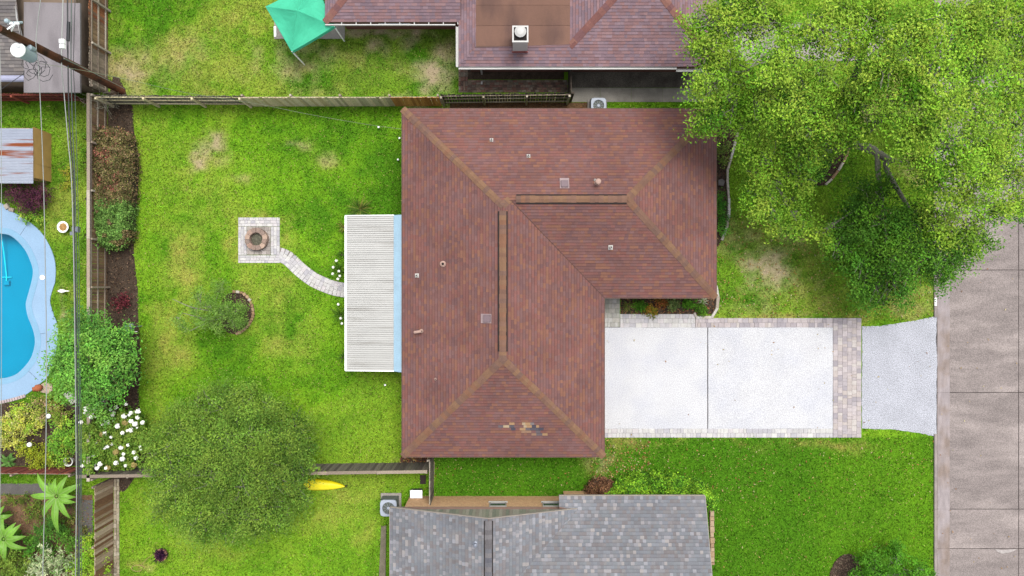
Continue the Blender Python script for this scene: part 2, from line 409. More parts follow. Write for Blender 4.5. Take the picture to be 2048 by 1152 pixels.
wk = obj('paver_walk', None, kind='structure'); tag(wk, 'greyish paver walk leading in under the porch roof')
paver_rect(wk, 1180, 560, 1239.5, 654, 10, 'x', 'greyg', GREYG, z=.055)

# fire pit patio, curved path -------------------------------------
pt = obj('fire_pit_patio', None, kind='structure')
EXC.append([(476,434),(562,437),(561,528),(475,527)])
paver_rect(pt, 477, 435, 560, 453, 3, 'x', 'patio', WHITE); paver_rect(pt, 477, 453.4, 494, 510, 3, 'y', 'patio', WHITE); paver_rect(pt, 542, 453.4, 560, 510, 3, 'y', 'patio', WHITE)
paver_rect(pt, 477, 510.4, 560, 526, 3, 'x', 'patio', WHITE)
paver_rect(pt, 494.4, 453.4, 541.6, 509.6, 7, 'x', 'patiob', [(205,195,185),(190,180,172),(178,168,160),(215,205,198)])
pw = obj('curved_path', None, kind='structure')
cl = smoothpoly([(553,508),(575,516),(600,539),(625,558),(650,570),(675,578),(715,584)], 8, False)
hw = .36
clw = [P(*c) for c in cl]
acc = [0.0]
for i in range(1, len(clw)): acc.append(acc[-1]+(clw[i]-clw[i-1]).length)
def at_len(s_):
    s_ = min(max(s_, 0), acc[-1]-1e-4)
    for i in range(1, len(acc)):
        if s_ <= acc[i]:
            t = (s_-acc[i-1])/(acc[i]-acc[i-1]); p = clw[i-1].lerp(clw[i], t); d = (clw[i]-clw[i-1]).normalized(); return p, d
left = []; right = []
s_ = 0
while s_ <= acc[-1]:
    p, d = at_len(s_); n_ = Vector((-d.y, d.x, 0)); left.append(p+n_*(hw+.01)); right.append(p-n_*(hw+.01)); s_ += .2
pp = [(v.x, v.y) for v in left]+[(v.x, v.y) for v in right[::-1]]
obj('bedding', MB().prism(pp, -.05, .014), M_sand, pw)
EXC.append([(v[0]/S+1024, 576-v[1]/S) for v in pp])
pm = paver_mesh('patio', WHITE)
s_ = .26
while s_ < acc[-1]:
    st = .19; off = R.uniform(0,.12); v = -hw
    p, d = at_len(s_); n_ = Vector((-d.y, d.x, 0)); ang = math.atan2(d.y, d.x)
    while v < hw-.02:
        l = R.choice((.18,.24,.3)); e = min(v+l, hw)
        if hw-e < .07: e = hw
        c = p+n_*((v+e)/2)
        obj('paver', pm, None, pw, (c.x, c.y, 0), ang+R.uniform(-.02,.02), (st-.008, e-v-.008, .05*R.uniform(.9,1.1))); v = e
    s_ += st
# fire pit: a ring of wedge stones in three courses
fp = thing('fire_pit', 'round brown stone fire pit standing on the square paver patio', 'fire pit', P(516.5, 479))
M_pit = mat('pit_stone', ramp=[A(*c) for c in ((198,168,150),(178,152,136),(216,186,164),(172,148,134),(192,158,140),(164,144,132))], rough=.9, var=.2, scale=9, fine=.2, fscale=50, bump=.5)
nst = 12
ring = MB(); a0, a1 = 0.008, 2*math.pi/nst-.008; r0, r1 = .33, .545
pts = [(r0*math.cos(a0), r0*math.sin(a0)), (r1*math.cos(a0), r1*math.sin(a0)), (r1*1.03*math.cos((a0+a1)/2), r1*1.03*math.sin((a0+a1)/2)), (r1*math.cos(a1), r1*math.sin(a1)), (r0*math.cos(a1), r0*math.sin(a1))]
rm = MB().prism(pts, 0, .105).mesh('stone'); rm.materials.append(M_pit)
for layer in range(3):
    for i in range(nst):
        obj('stone', rm, None, fp, (R.uniform(-.01,.01), R.uniform(-.01,.01), .05+layer*.11), (R.uniform(-.01,.01), R.uniform(-.01,.01), (i+.5*(layer % 2))*2*math.pi/nst))
obj('ash_bed', MB().lathe([(.33,.0),(.33,.07),(.2,.09),(.01,.1)], 20), mat('ash', A(120,118,100), .95, .4, 8, .5, 40, .8), fp)
# paver patio border edge restraint is grass; a slab north of the big roof and others come with the houses

# pool -------------------------------------------------------------
EXC.append(DECK)
gp, gd = GP(POOL), GP(DECK)
# deck ring triangulated between offset outlines
def ringmesh(inner, outer, z):
    import bmesh
    bm = bmesh.new()
    vi = [bm.verts.new((p[0], p[1], z)) for p in inner]; vo = [bm.verts.new((p[0], p[1], z)) for p in outer]
    ed = [bm.edges.new((vi[i], vi[(i+1) % len(vi)])) for i in range(len(vi))]+[bm.edges.new((vo[i], vo[(i+1) % len(vo)])) for i in range(len(vo))]
    bmesh.ops.triangle_fill(bm, use_beauty=True, use_dissolve=False, edges=ed)
    bm.normal_update()
    for f in bm.faces:
        if f.normal.z < 0: f.normal_flip()
    r = bmesh.ops.extrude_face_region(bm, geom=bm.faces[:])
    bmesh.ops.translate(bm, vec=(0,0,-.12), verts=[e for e in r['geom'] if isinstance(e, bmesh.types.BMVert)])
    bmesh.ops.recalc_face_normals(bm, faces=bm.faces[:])
    m_ = bpy.data.meshes.new('ring'); bm.to_mesh(m_); bm.free(); return m_
cx_ = sum(p[0] for p in gp)/len(gp); cy_ = sum(p[1] for p in gp)/len(gp)
def outset(poly, d):
    n = len(poly); a = sum(poly[i][0]*poly[(i+1)%n][1]-poly[(i+1)%n][0]*poly[i][1] for i in range(n)); sg = 1 if a > 0 else -1
    o_ = []
    for i in range(n):
        p = Vector((*poly[i-1],0)); q = Vector((*poly[(i+1) % n],0)); t = (q-p).normalized(); o_.append((poly[i][0]+t.y*d*sg, poly[i][1]-t.x*d*sg))
    return o_
cop = outset(gp, .3)
M_deck = mat('deck_coating', A(176,212,246), .8, .06, 1.0, .13, 45, .2)
M_cope = mat('coping_coating', A(158,208,242), .75, .06, 2, .1, 45, .2)
pl = obj('swimming_pool', None); tag(pl, 'curved swimming pool with bright blue water by the garden fence', 'pool')
pl.location = (0,0,0)
obj('coping', ringmesh(gp, cop, .06), M_cope, pl)
dk = obj('pool_deck', ringmesh(cop, gd, .05), M_deck, kind='structure')
for (a_, b_) in (((55,450),(38,475)),((92,666),(79,668)),((56,740),(78,760))):
    q0, q1 = P(*a_), P(*b_); obj('joint', MB().tube([(q0.x,q0.y,.049),(q1.x,q1.y,.049)], .008, 4), M_joint, dk)
basin = MB(); n = len(gp)
basin.add([(p[0],p[1],.0) for p in gp]+[(p[0],p[1],-1.1) for p in gp], [(i,(i+1)%n,n+(i+1)%n,n+i) for i in range(n)]+[tuple(range(n,2*n))])
obj('basin', basin, mat('basin_plaster', A(100,208,238), .7, .08, .5, .03, 20), pl)
mw = bpy.data.materials.new('pool_water'); mw.use_nodes = True; N = mw.node_tree.nodes; L = mw.node_tree.links
N.remove(N['Principled BSDF']); tr = N.new('ShaderNodeBsdfTransparent'); tr.inputs[0].default_value = (.14,.83,.93,1)
gl = N.new('ShaderNodeBsdfGlossy'); gl.inputs['Roughness'].default_value = .05
fr = N.new('ShaderNodeFresnel'); fr.inputs[0].default_value = 1.33; ms = N.new('ShaderNodeMixShader')
nz = N.new('ShaderNodeTexNoise'); nz.inputs['Scale'].default_value = 2.5; bp = N.new('ShaderNodeBump'); bp.inputs['Strength'].default_value = .15
g_ = N.new('ShaderNodeNewGeometry'); L.new(g_.outputs['Position'], nz.inputs['Vector']); L.new(nz.outputs[0], bp.inputs['Height'])
L.new(bp.outputs[0], gl.inputs['Normal']); L.new(bp.outputs[0], fr.inputs['Normal'])
L.new(fr.outputs[0], ms.inputs[0]); L.new(tr.outputs[0], ms.inputs[1]); L.new(gl.outputs[0], ms.inputs[2]); L.new(ms.outputs[0], N['Material Output'].inputs[0])
obj('water', MB().add([(p[0],p[1],-.1) for p in gp], [tuple(range(n))]), mw, pl)
M_white = mat('white_metal', (.78,.78,.78), .5, .04, 4)
v = P(62,516); obj('skimmer_lid', MB().lathe([(.12,0),(.12,.02),(.1,.03)], 14, o=(P(86,555).x,P(86,555).y,.05)), M_white, dk)
cl_ = thing('pool_cleaner', 'pale blue pool cleaner with crossbar lying in the pool water', 'pool cleaner', P(6, 566, -.7))
cl_.location.z = -1.09
obj('body', MB().chbox(-.14,.14,-.12,.12,0,.16,.04), mat('cleaner_blue', A(120,215,245), .5, .1), cl_)
obj('crossbar', MB().tube([(-.25,.3,.1),(.25,.3,.1)], .02, 6), M_white, cl_); obj('hose', MB().tube([(0,.1,.12),(0,.3,.1),(-.02,1.6,.3),(-.05,3.0,.6)], .025, 6), M_white, cl_)
# tile edging of the lower deck side
te = thing('brick_edging', 'row of pale pink edging bricks along the lower pool deck rim', 'edging')
for i in range(14):
    q = P(-18+i*5.2, 807-(.012*(i)**2)*4 - i*.55); obj('brick', MB().chbox(-.055,.055,-.08,.08,0,.09,.01).mesh('brick') if i == 0 else bpy.data.meshes['brick'], mat('edge_brick', A(226,206,206), .9, .1, orand=.12), te, (q.x, q.y, 0), .1+.02*i)

# ------------------------------------------------------------------ roofs
M_shingle = mat('shingles', attr=True, rough=.95, var=.13, scale=.55, fine=.13, fscale=55, bump=.25, spec=.12)
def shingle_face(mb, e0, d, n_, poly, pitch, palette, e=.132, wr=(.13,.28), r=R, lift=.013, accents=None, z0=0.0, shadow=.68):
    """courses of overlapping shingles on one roof plane; poly in (u along eave, v up the slope in plan)"""
    e0 = Vector(e0); d = Vector(d); n_ = Vector(n_)
    vmax = max(p[1] for p in poly); m_ = len(poly)
    def span(v):
        v = min(max(v, 1e-4), vmax-1e-4); us = []
        for i in range(m_):
            a, b = poly[i], poly[(i+1) % m_]
            if (a[1] > v) != (b[1] > v): us.append(a[0]+(b[0]-a[0])*(v-a[1])/(b[1]-a[1]))
        return (min(us), max(us)) if us else None
    def pt(u, v, h): return e0+d*u+n_*v+Vector((0,0,pitch*v+h+z0))
    v0 = 0.0
    while v0 < vmax-.01:
        v1 = min(v0+e, vmax); s0 = span(v0); s1 = span(v1)
        if s0 and s1:
            u = min(s0[0], s1[0])-r.uniform(0, .2); end = max(s0[1], s1[1])
            last = None
            while u < end:
                w_ = r.uniform(*wr); ua, ub = u, u+w_; u = ub
                a0, b0 = max(ua, s0[0]), min(ub, s0[1]); a1, b1 = max(ua, s1[0]), min(ub, s1[1])
                if b0-a0 < .004 and b1-a1 < .004: continue
                if b0 <= a0: a0 = b0 = (s0[0] if ua < s0[0] else s0[1])
                if b1 <= a1: a1 = b1 = (s1[0] if ua < s1[0] else s1[1])
                c = palette[r.randrange(len(palette))]
                if last and r.random() < .12: c = last
                last = c
                k = r.uniform(.94, 1.06); c = tuple(x*k for x in c)
                if accents:
                    q = pt((a0+b0)/2, v0, 0); ac = accents(q.x, q.y, r)
                    if ac: c = ac
                lf = lift*r.uniform(.7, 1.5); t = .80
                am, bm_ = a0+(a1-a0)*t, b0+(b1-b0)*t
                vm_ = v0+(v1-v0)*t
                V = [pt(a0,v0,lf), pt(b0,v0,lf), pt(bm_,vm_,lf*.45), pt(am,vm_,lf*.45), pt(b1,v1,.003), pt(a1,v1,.003), pt(a0,v0,-.004), pt(b0,v0,-.004)]
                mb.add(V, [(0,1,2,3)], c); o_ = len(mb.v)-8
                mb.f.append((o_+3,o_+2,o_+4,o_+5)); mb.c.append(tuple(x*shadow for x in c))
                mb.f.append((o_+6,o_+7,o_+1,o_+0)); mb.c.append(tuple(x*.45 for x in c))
        v0 = v1
def roof_plane(mb, sh, pts, pitch_edge, palette, **k):
    """pts: 3-D polygon, the first two are the eave (counter-clockwise seen from above)"""
    a, b = Vector(pts[0]), Vector(pts[1]); d = (b-a); d.z = 0; L_ = d.length; d.normalize(); n_ = Vector((-d.y, d.x, 0))
    poly = [((Vector(p)-a).dot(d), (Vector(p)-a).dot(n_)) for p in pts]
    vmx = max(range(len(poly)), key=lambda i: poly[i][1]); pitch = (pts[vmx][2]-a.z)/poly[vmx][1]
    sh_args = dict(k)
    shingle_face(sh, a, d, n_, poly, pitch, palette, **sh_args)
    mb.add([(p[0],p[1],p[2]-.012) for p in pts], [tuple(range(len(pts)))])

def cap_mesh(half, drop, ln, th=.014, name='cap'):
    return MB().add([(-ln/2,-half,-drop),(ln/2,-half,-drop-.006),(ln/2,0,-.006),(-ln/2,0,0),(ln/2,half,-drop-.006),(-ln/2,half,-drop),
                     (-ln/2,-half,-drop-th),(ln/2,-half,-drop-th-.006),(ln/2,half,-drop-th-.006),(-ln/2,half,-drop-th),(-ln/2,0,-th)],
                    [(0,1,2,3),(3,2,4,5),(6,7,1,0),(5,4,8,9),(0,3,10,6),(3,5,9,10)]).mesh(name)
def caps(parent, p0, p1, mesh_, step=.2, lift=.02, jitter=.006):
    """overlapping cap pieces along a hip or ridge, p0 the high end"""
    p0, p1 = Vector(p0), Vector(p1); d = p1-p0; n = max(1, int(d.length/step)); dn = d.normalized()
    rz = math.atan2(dn.y, dn.x); ry = -math.asin(dn.z)
    for i in range(n+1):
        q = p0+dn*(step*(i+.5) if i < n else d.length-step*.5)
        # start from the low end so that each piece laps over the next one down
        obj('ridge_cap', mesh_, None, parent, (q.x+R.uniform(-jitter,jitter), q.y+R.uniform(-jitter,jitter), q.z+lift+R.uniform(0,.006)), (0, ry, rz+R.uniform(-.012,.012)), (1+R.uniform(-.05,.1), 1+R.uniform(-.05,.05), 1))

# ---- the main house -------------------------------------------------
EZ, PI_ = 2.6, .40
def E(px, py): return P(px, py, EZ)
x0, x1, x2 = E(805,0).x, E(1208,0).x, E(1432,0).x
y0, y1, y2 = E(0,913).y, E(0,595).y, E(0,218).y
hw_w = (x1-x0)/2; hw_e = (y2-y1)/2; xr = (x0+x1)/2; yr = (y1+y2)/2
zw, ze = EZ+PI_*hw_w, EZ+PI_*hw_e
def mz(x, y):
    hW = min(x-x0, x1-x, y-y0, y2-y); hE = min(x-x0, x2-x, y-y1, y2-y)
    return EZ+PI_*max(0, hW, hE)
K1 = (xr, y2-hw_w, zw); K2 = (x1-hw_e, yr, ze); K3 = (x2-hw_e, yr, ze); K4 = (xr, y0+hw_w, zw)
cNW, cNE, cE1, cIN, cS1, cSW = (x0,y2,EZ), (x2,y2,EZ), (x2,y1,EZ), (x1,y1,EZ), (x1,y0,EZ), (x0,y0,EZ)
PAL = [A(*c) for c in ((150,108,100),(146,106,100),(152,108,97),(143,106,102),(152,104,96),(158,112,96),(146,110,107),(140,102,98),(154,107,101),(148,111,108),(161,115,97),(138,103,102),(150,104,98),(147,107,103))]
def repair(x, y, r):
    px = x/(S*.93)+1024; py = 576-y/(S*.93)
    # patch of mismatched replacement shingles on the lower slope
    for (cx, cy, rx, ry) in ((1045,851,30,9),(1062,860,26,8),(1078,866,18,9),(1008,853,14,5)):
        if ((px-cx)/rx)**2+((py-cy)/ry)**2 < 1 and r.random() < .75:
            return r.choice([A(196,158,120),A(110,104,112),A(205,182,150),A(96,92,104),A(150,140,140),A(176,140,116),A(128,116,120)])
    return None
hm = thing('house', 'large brown shingle hip roof house in the middle of the lot', 'house', ((x0+x1)/2, (y0+y2)/2, 0))
hm.location = (0,0,0)
M_brick = mat('house_brick', A(196,160,130), .9, .2, 12, .25, 30, .4)
M_fascia = mat('fascia_brown', A(150,118,104), .7, .1, 3)
iw = .45
Lp = [(x0+iw,y0+iw),(x1-iw,y0+iw),(x1-iw,y1+iw),(x2-iw,y1+iw),(x2-iw,y2-iw),(x0+iw,y2-iw)]
EXC.append([(p[0]/S+1024, 576-p[1]/S) for p in Lp])
obj('wall', MB().prism(Lp, 0, EZ-.16), M_brick, hm)
Lo = [(x0,y0),(x1,y0),(x1,y1),(x2,y1),(x2,y2),(x0,y2)]
rf = MB(); sh = MB()
rr = random.Random(11)
for pts in ([cNW,cSW,K4,K1],[cNE,cNW,K1,K2,K3],[cE1,cNE,K3],[cIN,cE1,K3,K2],[cS1,cIN,K2,K1,K4],[cSW,cS1,K4]):
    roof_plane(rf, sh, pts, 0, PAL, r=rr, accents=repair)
n6 = len(Lo)
rf.add([(p[0],p[1],EZ-.17) for p in Lo]+[(p[0],p[1],EZ-.012) for p in Lo], [tuple(range(n6))[::-1]]+[(i,(i+1)%n6,n6+(i+1)%n6,n6+i) for i in range(n6)])
roof = obj('roof', rf, M_fascia, hm)
obj('shingles', sh, M_shingle, roof, kind='stuff')
M_drip = mat('drip_edge', A(146,112,100), .5, .1)
for a_, b_ in ((cNW,cSW),(cSW,cS1),(cS1,cIN),(cIN,cE1),(cE1,cNE),(cNE,cNW)):
    a_, b_ = Vector(a_), Vector(b_); d = (b_-a_).normalized(); o_ = Vector((d.y,-d.x,0))*.025
    mbd = MB().tube([a_+o_+Vector((0,0,-.01)), b_+o_+Vector((0,0,-.01))], .022, 4); obj('drip_edge', mbd, M_drip, roof)
CAPC = [A(*c) for c in ((156,120,96),(150,114,94),(160,124,98),(145,111,96),(152,117,100),(140,110,98),(157,115,92))]
M_cap = mat('ridge_cap_shingle', ramp=CAPC, rough=.95, var=.1, scale=5, fine=.14, fscale=55, bump=.25, spec=.12)
hipm = cap_mesh(.165, PI_/math.sqrt(2)*.165*.96, .235, name='hip_cap'); hipm.materials.append(M_cap)
rdgm = cap_mesh(.155, .045, .235, name='vent_cap'); rdgm.materials.append(M_cap)
for hi, lo in ((K1,cNW),(K3,cNE),(K3,cE1),(K4,cSW),(K4,cS1),(K2,K1)):
    caps(roof, hi, lo, hipm, .205, .028)
M_dark = mat('dark_gap', A(48,40,38), .9, .1)
def ridge_vent(a, b, tot0, tot1):
    a, b = Vector(a), Vector(b); d = (b-a).normalized(); s_ = Vector((-d.y, d.x, 0))
    mbv = MB(); w_, h0, h1 = .215, -.1, .03
    V = [a-s_*w_+Vector((0,0,h0)), b-s_*w_+Vector((0,0,h0)), b+s_*w_+Vector((0,0,h0)), a+s_*w_+Vector((0,0,h0)),
         a-s_*w_+Vector((0,0,-.012)), b-s_*w_+Vector((0,0,-.012)), b+s_*w_+Vector((0,0,-.012)), a+s_*w_+Vector((0,0,-.012)), a+Vector((0,0,h1)), b+Vector((0,0,h1))]
    mbv.add(V, [(0,1,5,4),(2,3,7,6),(4,5,9,8),(6,7,8,9),(4,8,7,3,0),(1,2,6,9,5)])
    obj('ridge_vent', mbv, M_dark, roof); caps(roof, a, b, rdgm, .205, .055, .003)
ridge_vent(Vector(K2)+Vector((.3,0,0)), Vector(K3)-Vector((.02,0,0)), 0, 0)
ridge_vent(Vector(K1)-Vector((0,.25,0)), Vector(K4)+Vector((0,.35,0)), 0, 0)
caps(roof, Vector(K4)+Vector((0,.35,0)), Vector(K4)-Vector((0,.05,0)), hipm, .2, .03)
# valley line
vb = MB().add([Vector(K2)+Vector((.05,.05,.02)), Vector(cIN)+Vector((.05,.05,.02)), Vector(cIN)+Vector((-.05,-.05,.02)), Vector(K2)+Vector((-.05,-.05,.02))], [(0,1,2,3)])
obj('valley', MB().add([Vector(K2)+Vector((.012,.012,.022)), Vector(K2)+Vector((-.012,-.012,.022)), Vector(cIN)+Vector((-.012,-.012,.022)), Vector(cIN)+Vector((.012,.012,.022))], [(0,1,2,3)]), mat('valley_line', A(108,78,70), .9, .2, 3), roof)
# roof penetrations
def on_roof(px, py, f, up=0.0):
    z = 3.5
    for _ in range(6):
        q = P(px, py, z+up); z = f(q.x, q.y)
    return Vector((q.x, q.y, z))
M_lead = mat('lead_pink', A(214,178,162), .7, .15, 12); M_wv = mat('vent_white', A(238,234,226), .6, .05); M_boxv = mat('vent_grey', A(142,120,126), .6, .1)
def pipe_vent(px, py, slope, m_, h=.32, r=.05, plate=.14, elbow=None):
    q = on_roof(px, py, mz); d = Vector(slope)
    mbp = MB(); z = q.z
    V = []
    for sx, sy in ((-1,-1),(1,-1),(1,1),(-1,1)):
        V.append((q.x+sx*plate*.8, q.y+sy*plate*.8, mz(q.x+sx*plate*.8, q.y+sy*plate*.8)+.028))
    mbp.add(V, [(0,1,2,3)])
    mbp.lathe([(r*1.6,-.1),(r*1.6,.05),(r,.1),(r,h),(r*.7,h),(r*.7,h-.12)], 12, o=(q.x,q.y,z))
    if elbow: mbp.tube([(q.x,q.y,z+h-.02),(q.x+elbow[0],q.y+elbow[1],z+h+.03),(q.x+elbow[0]*1.5,q.y+elbow[1]*1.5,z+h)], r*1.1, 10)
    v_ = obj('vent_pipe', mbp, m_, roof); obj('opening', MB().lathe([(r*.72,h-.05),(r*.1,h-.049)], 12, o=(q.x,q.y,z)), M_dark, v_)
pipe_vent(983,280,(0,1),M_wv,.22,.045,.1); pipe_vent(1057,312,(0,1),M_wv,.22,.045,.1); pipe_vent(1221,495,(0,-1),M_wv,.3,.055,.13)
pipe_vent(834,551,(-1,0),M_wv,.24,.05,.12); pipe_vent(886,528,(-1,0),M_lead,.14,.09,.13); pipe_vent(843,662,(-1,0),M_lead,.28,.06,.08,(-.2,-.03)); pipe_vent(871,758,(-1,0),M_lead,.12,.04,.06)
pipe_vent(1190,360,(0,1),M_wv,.1,.03,.06)
q = on_roof(1194,366,mz); tv = obj('vent_pipe', MB().lathe([(.13,-.1),(.12,.05),(.085,.1),(.085,.5),(.12,.5),(.13,.56),(.1,.6),(.02,.62)], 14, o=q), M_lead, roof)
def box_vent(px, py, ux, uy):
    q = on_roof(px, py, mz); d = Vector((ux, uy, 0)); s_ = Vector((-uy, ux, 0))
    def p(a, b, h): 
        w_ = q+d*a+s_*b; return (w_.x, w_.y, mz(w_.x, w_.y)+h)
    mbb = MB().add([p(-.17,-.17,.0),p(.17,-.17,.0),p(.17,.17,0),p(-.17,.17,0),p(-.16,-.16,.16),p(.14,-.15,.1),p(.14,.15,.1),p(-.16,.16,.16)],
                   [(4,5,6,7),(0,1,5,4),(1,2,6,5),(2,3,7,6),(3,0,4,7)])
    b_ = obj('box_vent', mbb, M_boxv, roof)
    obj('flashing', MB().add([p(-.28,-.21,.03),p(.2,-.21,.022),p(.2,.21,.022),p(-.28,.21,.03)], [(0,1,2,3)]), mat('flash', A(190,166,166), .6, .1), b_)
box_vent(1129,368,0,-1) ; box_vent(974,637,1,0)
# walls' openings: garage door, windows, front door
gx_ = x1-iw
gd_ = obj('garage_door', MB().box(gx_+.002, gx_+.05, y0+1.2, y0+6.2, .05, 2.15), M_white, hm)
for k in range(4): obj('panel', MB().box(gx_+.05, gx_+.075, y0+1.25, y0+6.15, .08+k*.52, .56+k*.52), M_white, gd_)
M_glass = mat('window_glass', A(70,80,90), .08, .05, spec=.6)
def window(parent, x, y, wd, ht, z, axis, m_frame=M_white):
    """a framed window on a wall; axis = outward direction"""
    f = MB(); t = .05
    ax, ay = axis
    def bx(a0, a1, b0, b1, d0, d1):
        if ax: return (min(x+ax*d0, x+ax*d1), max(x+ax*d0, x+ax*d1), y+a0, y+a1, b0, b1)
        return (x+a0, x+a1, min(y+ay*d0, y+ay*d1), max(y+ay*d0, y+ay*d1), b0, b1)
    for q in ((-wd/2,wd/2,z,z+t),(-wd/2,wd/2,z+ht-t,z+ht),(-wd/2,-wd/2+t,z+t,z+ht-t),(wd/2-t,wd/2,z+t,z+ht-t)):
        f.box(*bx(*q, .003, .05))
    wo = obj('window', f, m_frame, parent)
    obj('pane', MB().box(*bx(-wd/2+t, wd/2-t, z+t, z+ht-t, .003, .02)), M_glass, wo)
    obj('sill', MB().box(*bx(-wd/2-.05, wd/2+.05, z-.05, z-.002, .003, .09)), m_frame, wo)
for yy in (y1+2.2, y1+5.6): window(hm, x2-iw, yy, 1.6, 1.2, .9, (1,0))
for xx in (x1+.8+1.2, x1+3.4): window(hm, xx, y1+iw, 1.2, 1.2, .9, (0,-1))
for yy in (y0+2.5, y2-2.5): window(hm, x0+iw, yy, 1.5, 1.2, .9, (-1,0))
for xx in (x0+3, x0+7): window(hm, xx, y0+iw, 1.0, 1.0, 1.1, (0,-1)); window(hm, xx+1, y2-iw, 1.0, 1.0, 1.1, (0,1))

# ---- white patio cover ------------------------------------------------
pc = thing('patio_cover', 'white ribbed metal patio cover joined to the brown roof', 'patio cover')
zA, zB = 2.18, 2.42
pa, pb = P(690.5, 0, zA).x, P(788.5, 0, zB).x
yt, yb_ = P(0, 432, 2.3).y, P(0, 740.5, 2.3).y
M_pat = mat('patio_metal', A(228,227,222), .45, .05, 1.5, .04, 30, 0, alt=A(184,180,172), altscale=1.1, altstretch=(.35,5,1), alt_lo=.56, alt_hi=.80, spec=.4)
np_, ribs = 12, 6
pwid = (yt-yb_)/np_
for i in range(np_):
    yb0 = yb_+i*pwid; mbp = MB(); prof = []
    rw = pwid/ribs
    for k in range(ribs):
        b0 = yb0+k*rw; dp = .045*R.uniform(.7,1.2)
        prof += [(b0, -.0), (b0+rw*.56, 0), (b0+rw*.62, -dp), (b0+rw*.90, -dp), (b0+rw*.96, 0)]
    prof.append((yb0+pwid-.002, 0)); prof[0] = (yb0+.002, 0)
    V = []; Fq = []
    for (yy, dz) in prof: V += [(pa+.06, yy, zA+.03+dz), (pb, yy, zB+.03+dz)]
    for k in range(len(prof)-1): Fq.append((2*k, 2*k+1, 2*k+3, 2*k+2))
    obj('roof_panel', mbp.add(V, Fq), M_pat, pc)
obj('gutter', MB().box(pa-.02, pa+.0, yb_-.02, yt+.02, zA-.08, zA+.04).box(pa+.0, pa+.055, yb_-.02, yt+.02, zA-.08, zA-.03).box(pa+.055, pa+.075, yb_-.02, yt+.02, zA-.08, zA+.02), M_white, pc)
for yy in (yb_-.045, yt+.005):
    obj('edge_trim', MB().add([(pa,yy,zA-.05),(pb,yy,zB-.05),(pb,yy+.04,zB-.05),(pa,yy+.04,zA-.05),(pa,yy,zA+.045),(pb,yy,zB+.045),(pb,yy+.04,zB+.045),(pa,yy+.04,zA+.045)],
        [(4,5,6,7),(0,1,5,4),(2,3,7,6),(0,4,7,3),(1,2,6,5)]), M_white, pc)
xf = P(806, 0, 2.5).x; nseg = 5; ya_, yc_ = P(0, 745, 2.5).y, P(0, 429, 2.5).y
for i in range(nseg):
    t0, t1 = i/nseg, (i+1)/nseg
    ylo0, ylo1 = yb_-.03+(yt-yb_+.06)*t0, yb_-.03+(yt-yb_+.06)*t1-.004; yh0, yh1 = ya_+(yc_-ya_)*t0, ya_+(yc_-ya_)*t1-.004
    obj('flashing', MB().add([(pb-.02,ylo0,zB+.045),(xf,yh0,2.54),(xf,yh1,2.54),(pb-.02,ylo1,zB+.045),(pb-.02,ylo0,zB+.02),(pb-.02,ylo1,zB+.02)], [(0,1,2,3),(4,0,3,5)]),
        mat('blue_flashing', A(178,214,236), .5, .1, 1.5, .08, 20, orand=.03), pc)
for yy in (yb_+.1, (yb_+yt)/2, yt-.1): obj('post', MB().box(pa+.06, pa+.14, yy-.04, yy+.04, 0, zA-.02), M_white, pc)
obj('patio_floor', MB().box(pa+.12, x0+iw-.01, yb_+.1, yt-.1, -.05, .06), mat('patio_slab', A(190,186,180), .9, .15, 3, .1), kind='structure')
EXC.append(rect(700, 440, 830, 735))

# ---- grey house in the lower middle -----------------------------------
PG = .40
gW, gR, gE = P(780,0,EZ).x, P(977,0,4.46).x, 0
gE = 2*gR-gW; gN = P(0,1015,EZ).y; mN = P(0,992,EZ).y; mX0, mX1 = P(1118,0,EZ).x, P(1410,0,EZ).x
gh = gR-gW; zR = EZ+PG*gh; mRy = mN-gh; mS = mN-2*gh
GP_ = [A(*c) for c in ((150,150,156),(146,147,153),(156,155,159),(151,146,148),(143,145,151),(147,150,158),(153,150,151),(146,140,141),(158,158,163),(149,152,157),(144,143,147),(152,155,162),(147,150,155))]
LIGHT = [A(*c) for c in ((180,176,178),(178,178,184),(185,179,177),(172,170,175))]
def gacc(x, y, r):
    return r.choice(LIGHT) if r.random() < .14 else None
gh_ = thing('house', 'grey mottled shingle house with tan brick gable below the brown house', 'house')
grf = MB(); gsh = MB(); r2 = random.Random(5)
def Z(v): return EZ+PG*v
vly = lambda y: gE-(mN-y)        # valley x at plan y (equal pitches)
Wp = [(gW,gN,EZ),(gW,mS,EZ),(gR,mS,zR),(gR,gN,zR)]
Ep = [(gE,mN-(gE-gE),EZ)]
xv = vly(gN)
Ep = [(gE, gN+.0, EZ),(gE,gN,EZ)]
# east slope of the gable, cut by the valleys
Ee = [(xv,gN,Z(gE-xv)),(gR,gN,zR),(gR,mRy,zR)]
Np = [(mX1,mN,EZ),(mX0,mN,EZ),(mX0,gN,Z(mN-gN)),(xv,gN,Z(mN-gN)),(gR,mRy,zR),(mX1,mRy,zR)]
Sp = [(gE,mS,EZ),(mX1,mS,EZ),(mX1,mRy,zR),(gR,mRy,zR)]
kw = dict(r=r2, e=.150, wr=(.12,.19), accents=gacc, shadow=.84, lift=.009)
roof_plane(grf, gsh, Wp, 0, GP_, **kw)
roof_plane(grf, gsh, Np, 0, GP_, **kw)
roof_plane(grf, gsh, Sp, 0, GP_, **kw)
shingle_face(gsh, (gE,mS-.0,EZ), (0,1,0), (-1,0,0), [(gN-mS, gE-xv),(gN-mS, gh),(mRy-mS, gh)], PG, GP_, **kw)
shingle_face(gsh, (gE,mS-.0,EZ), (0,1,0), (-1,0,0), [(0,0.001),(0,gh),(mRy-mS,gh)], PG, GP_, **kw)
grf.add([(a,b,c-.012) for a,b,c in Ee], [(0,1,2)])
grf.add([(gE,mS,EZ-.012),(gR,mRy,zR-.012),(gR,mS,zR-.012)], [(0,1,2)])
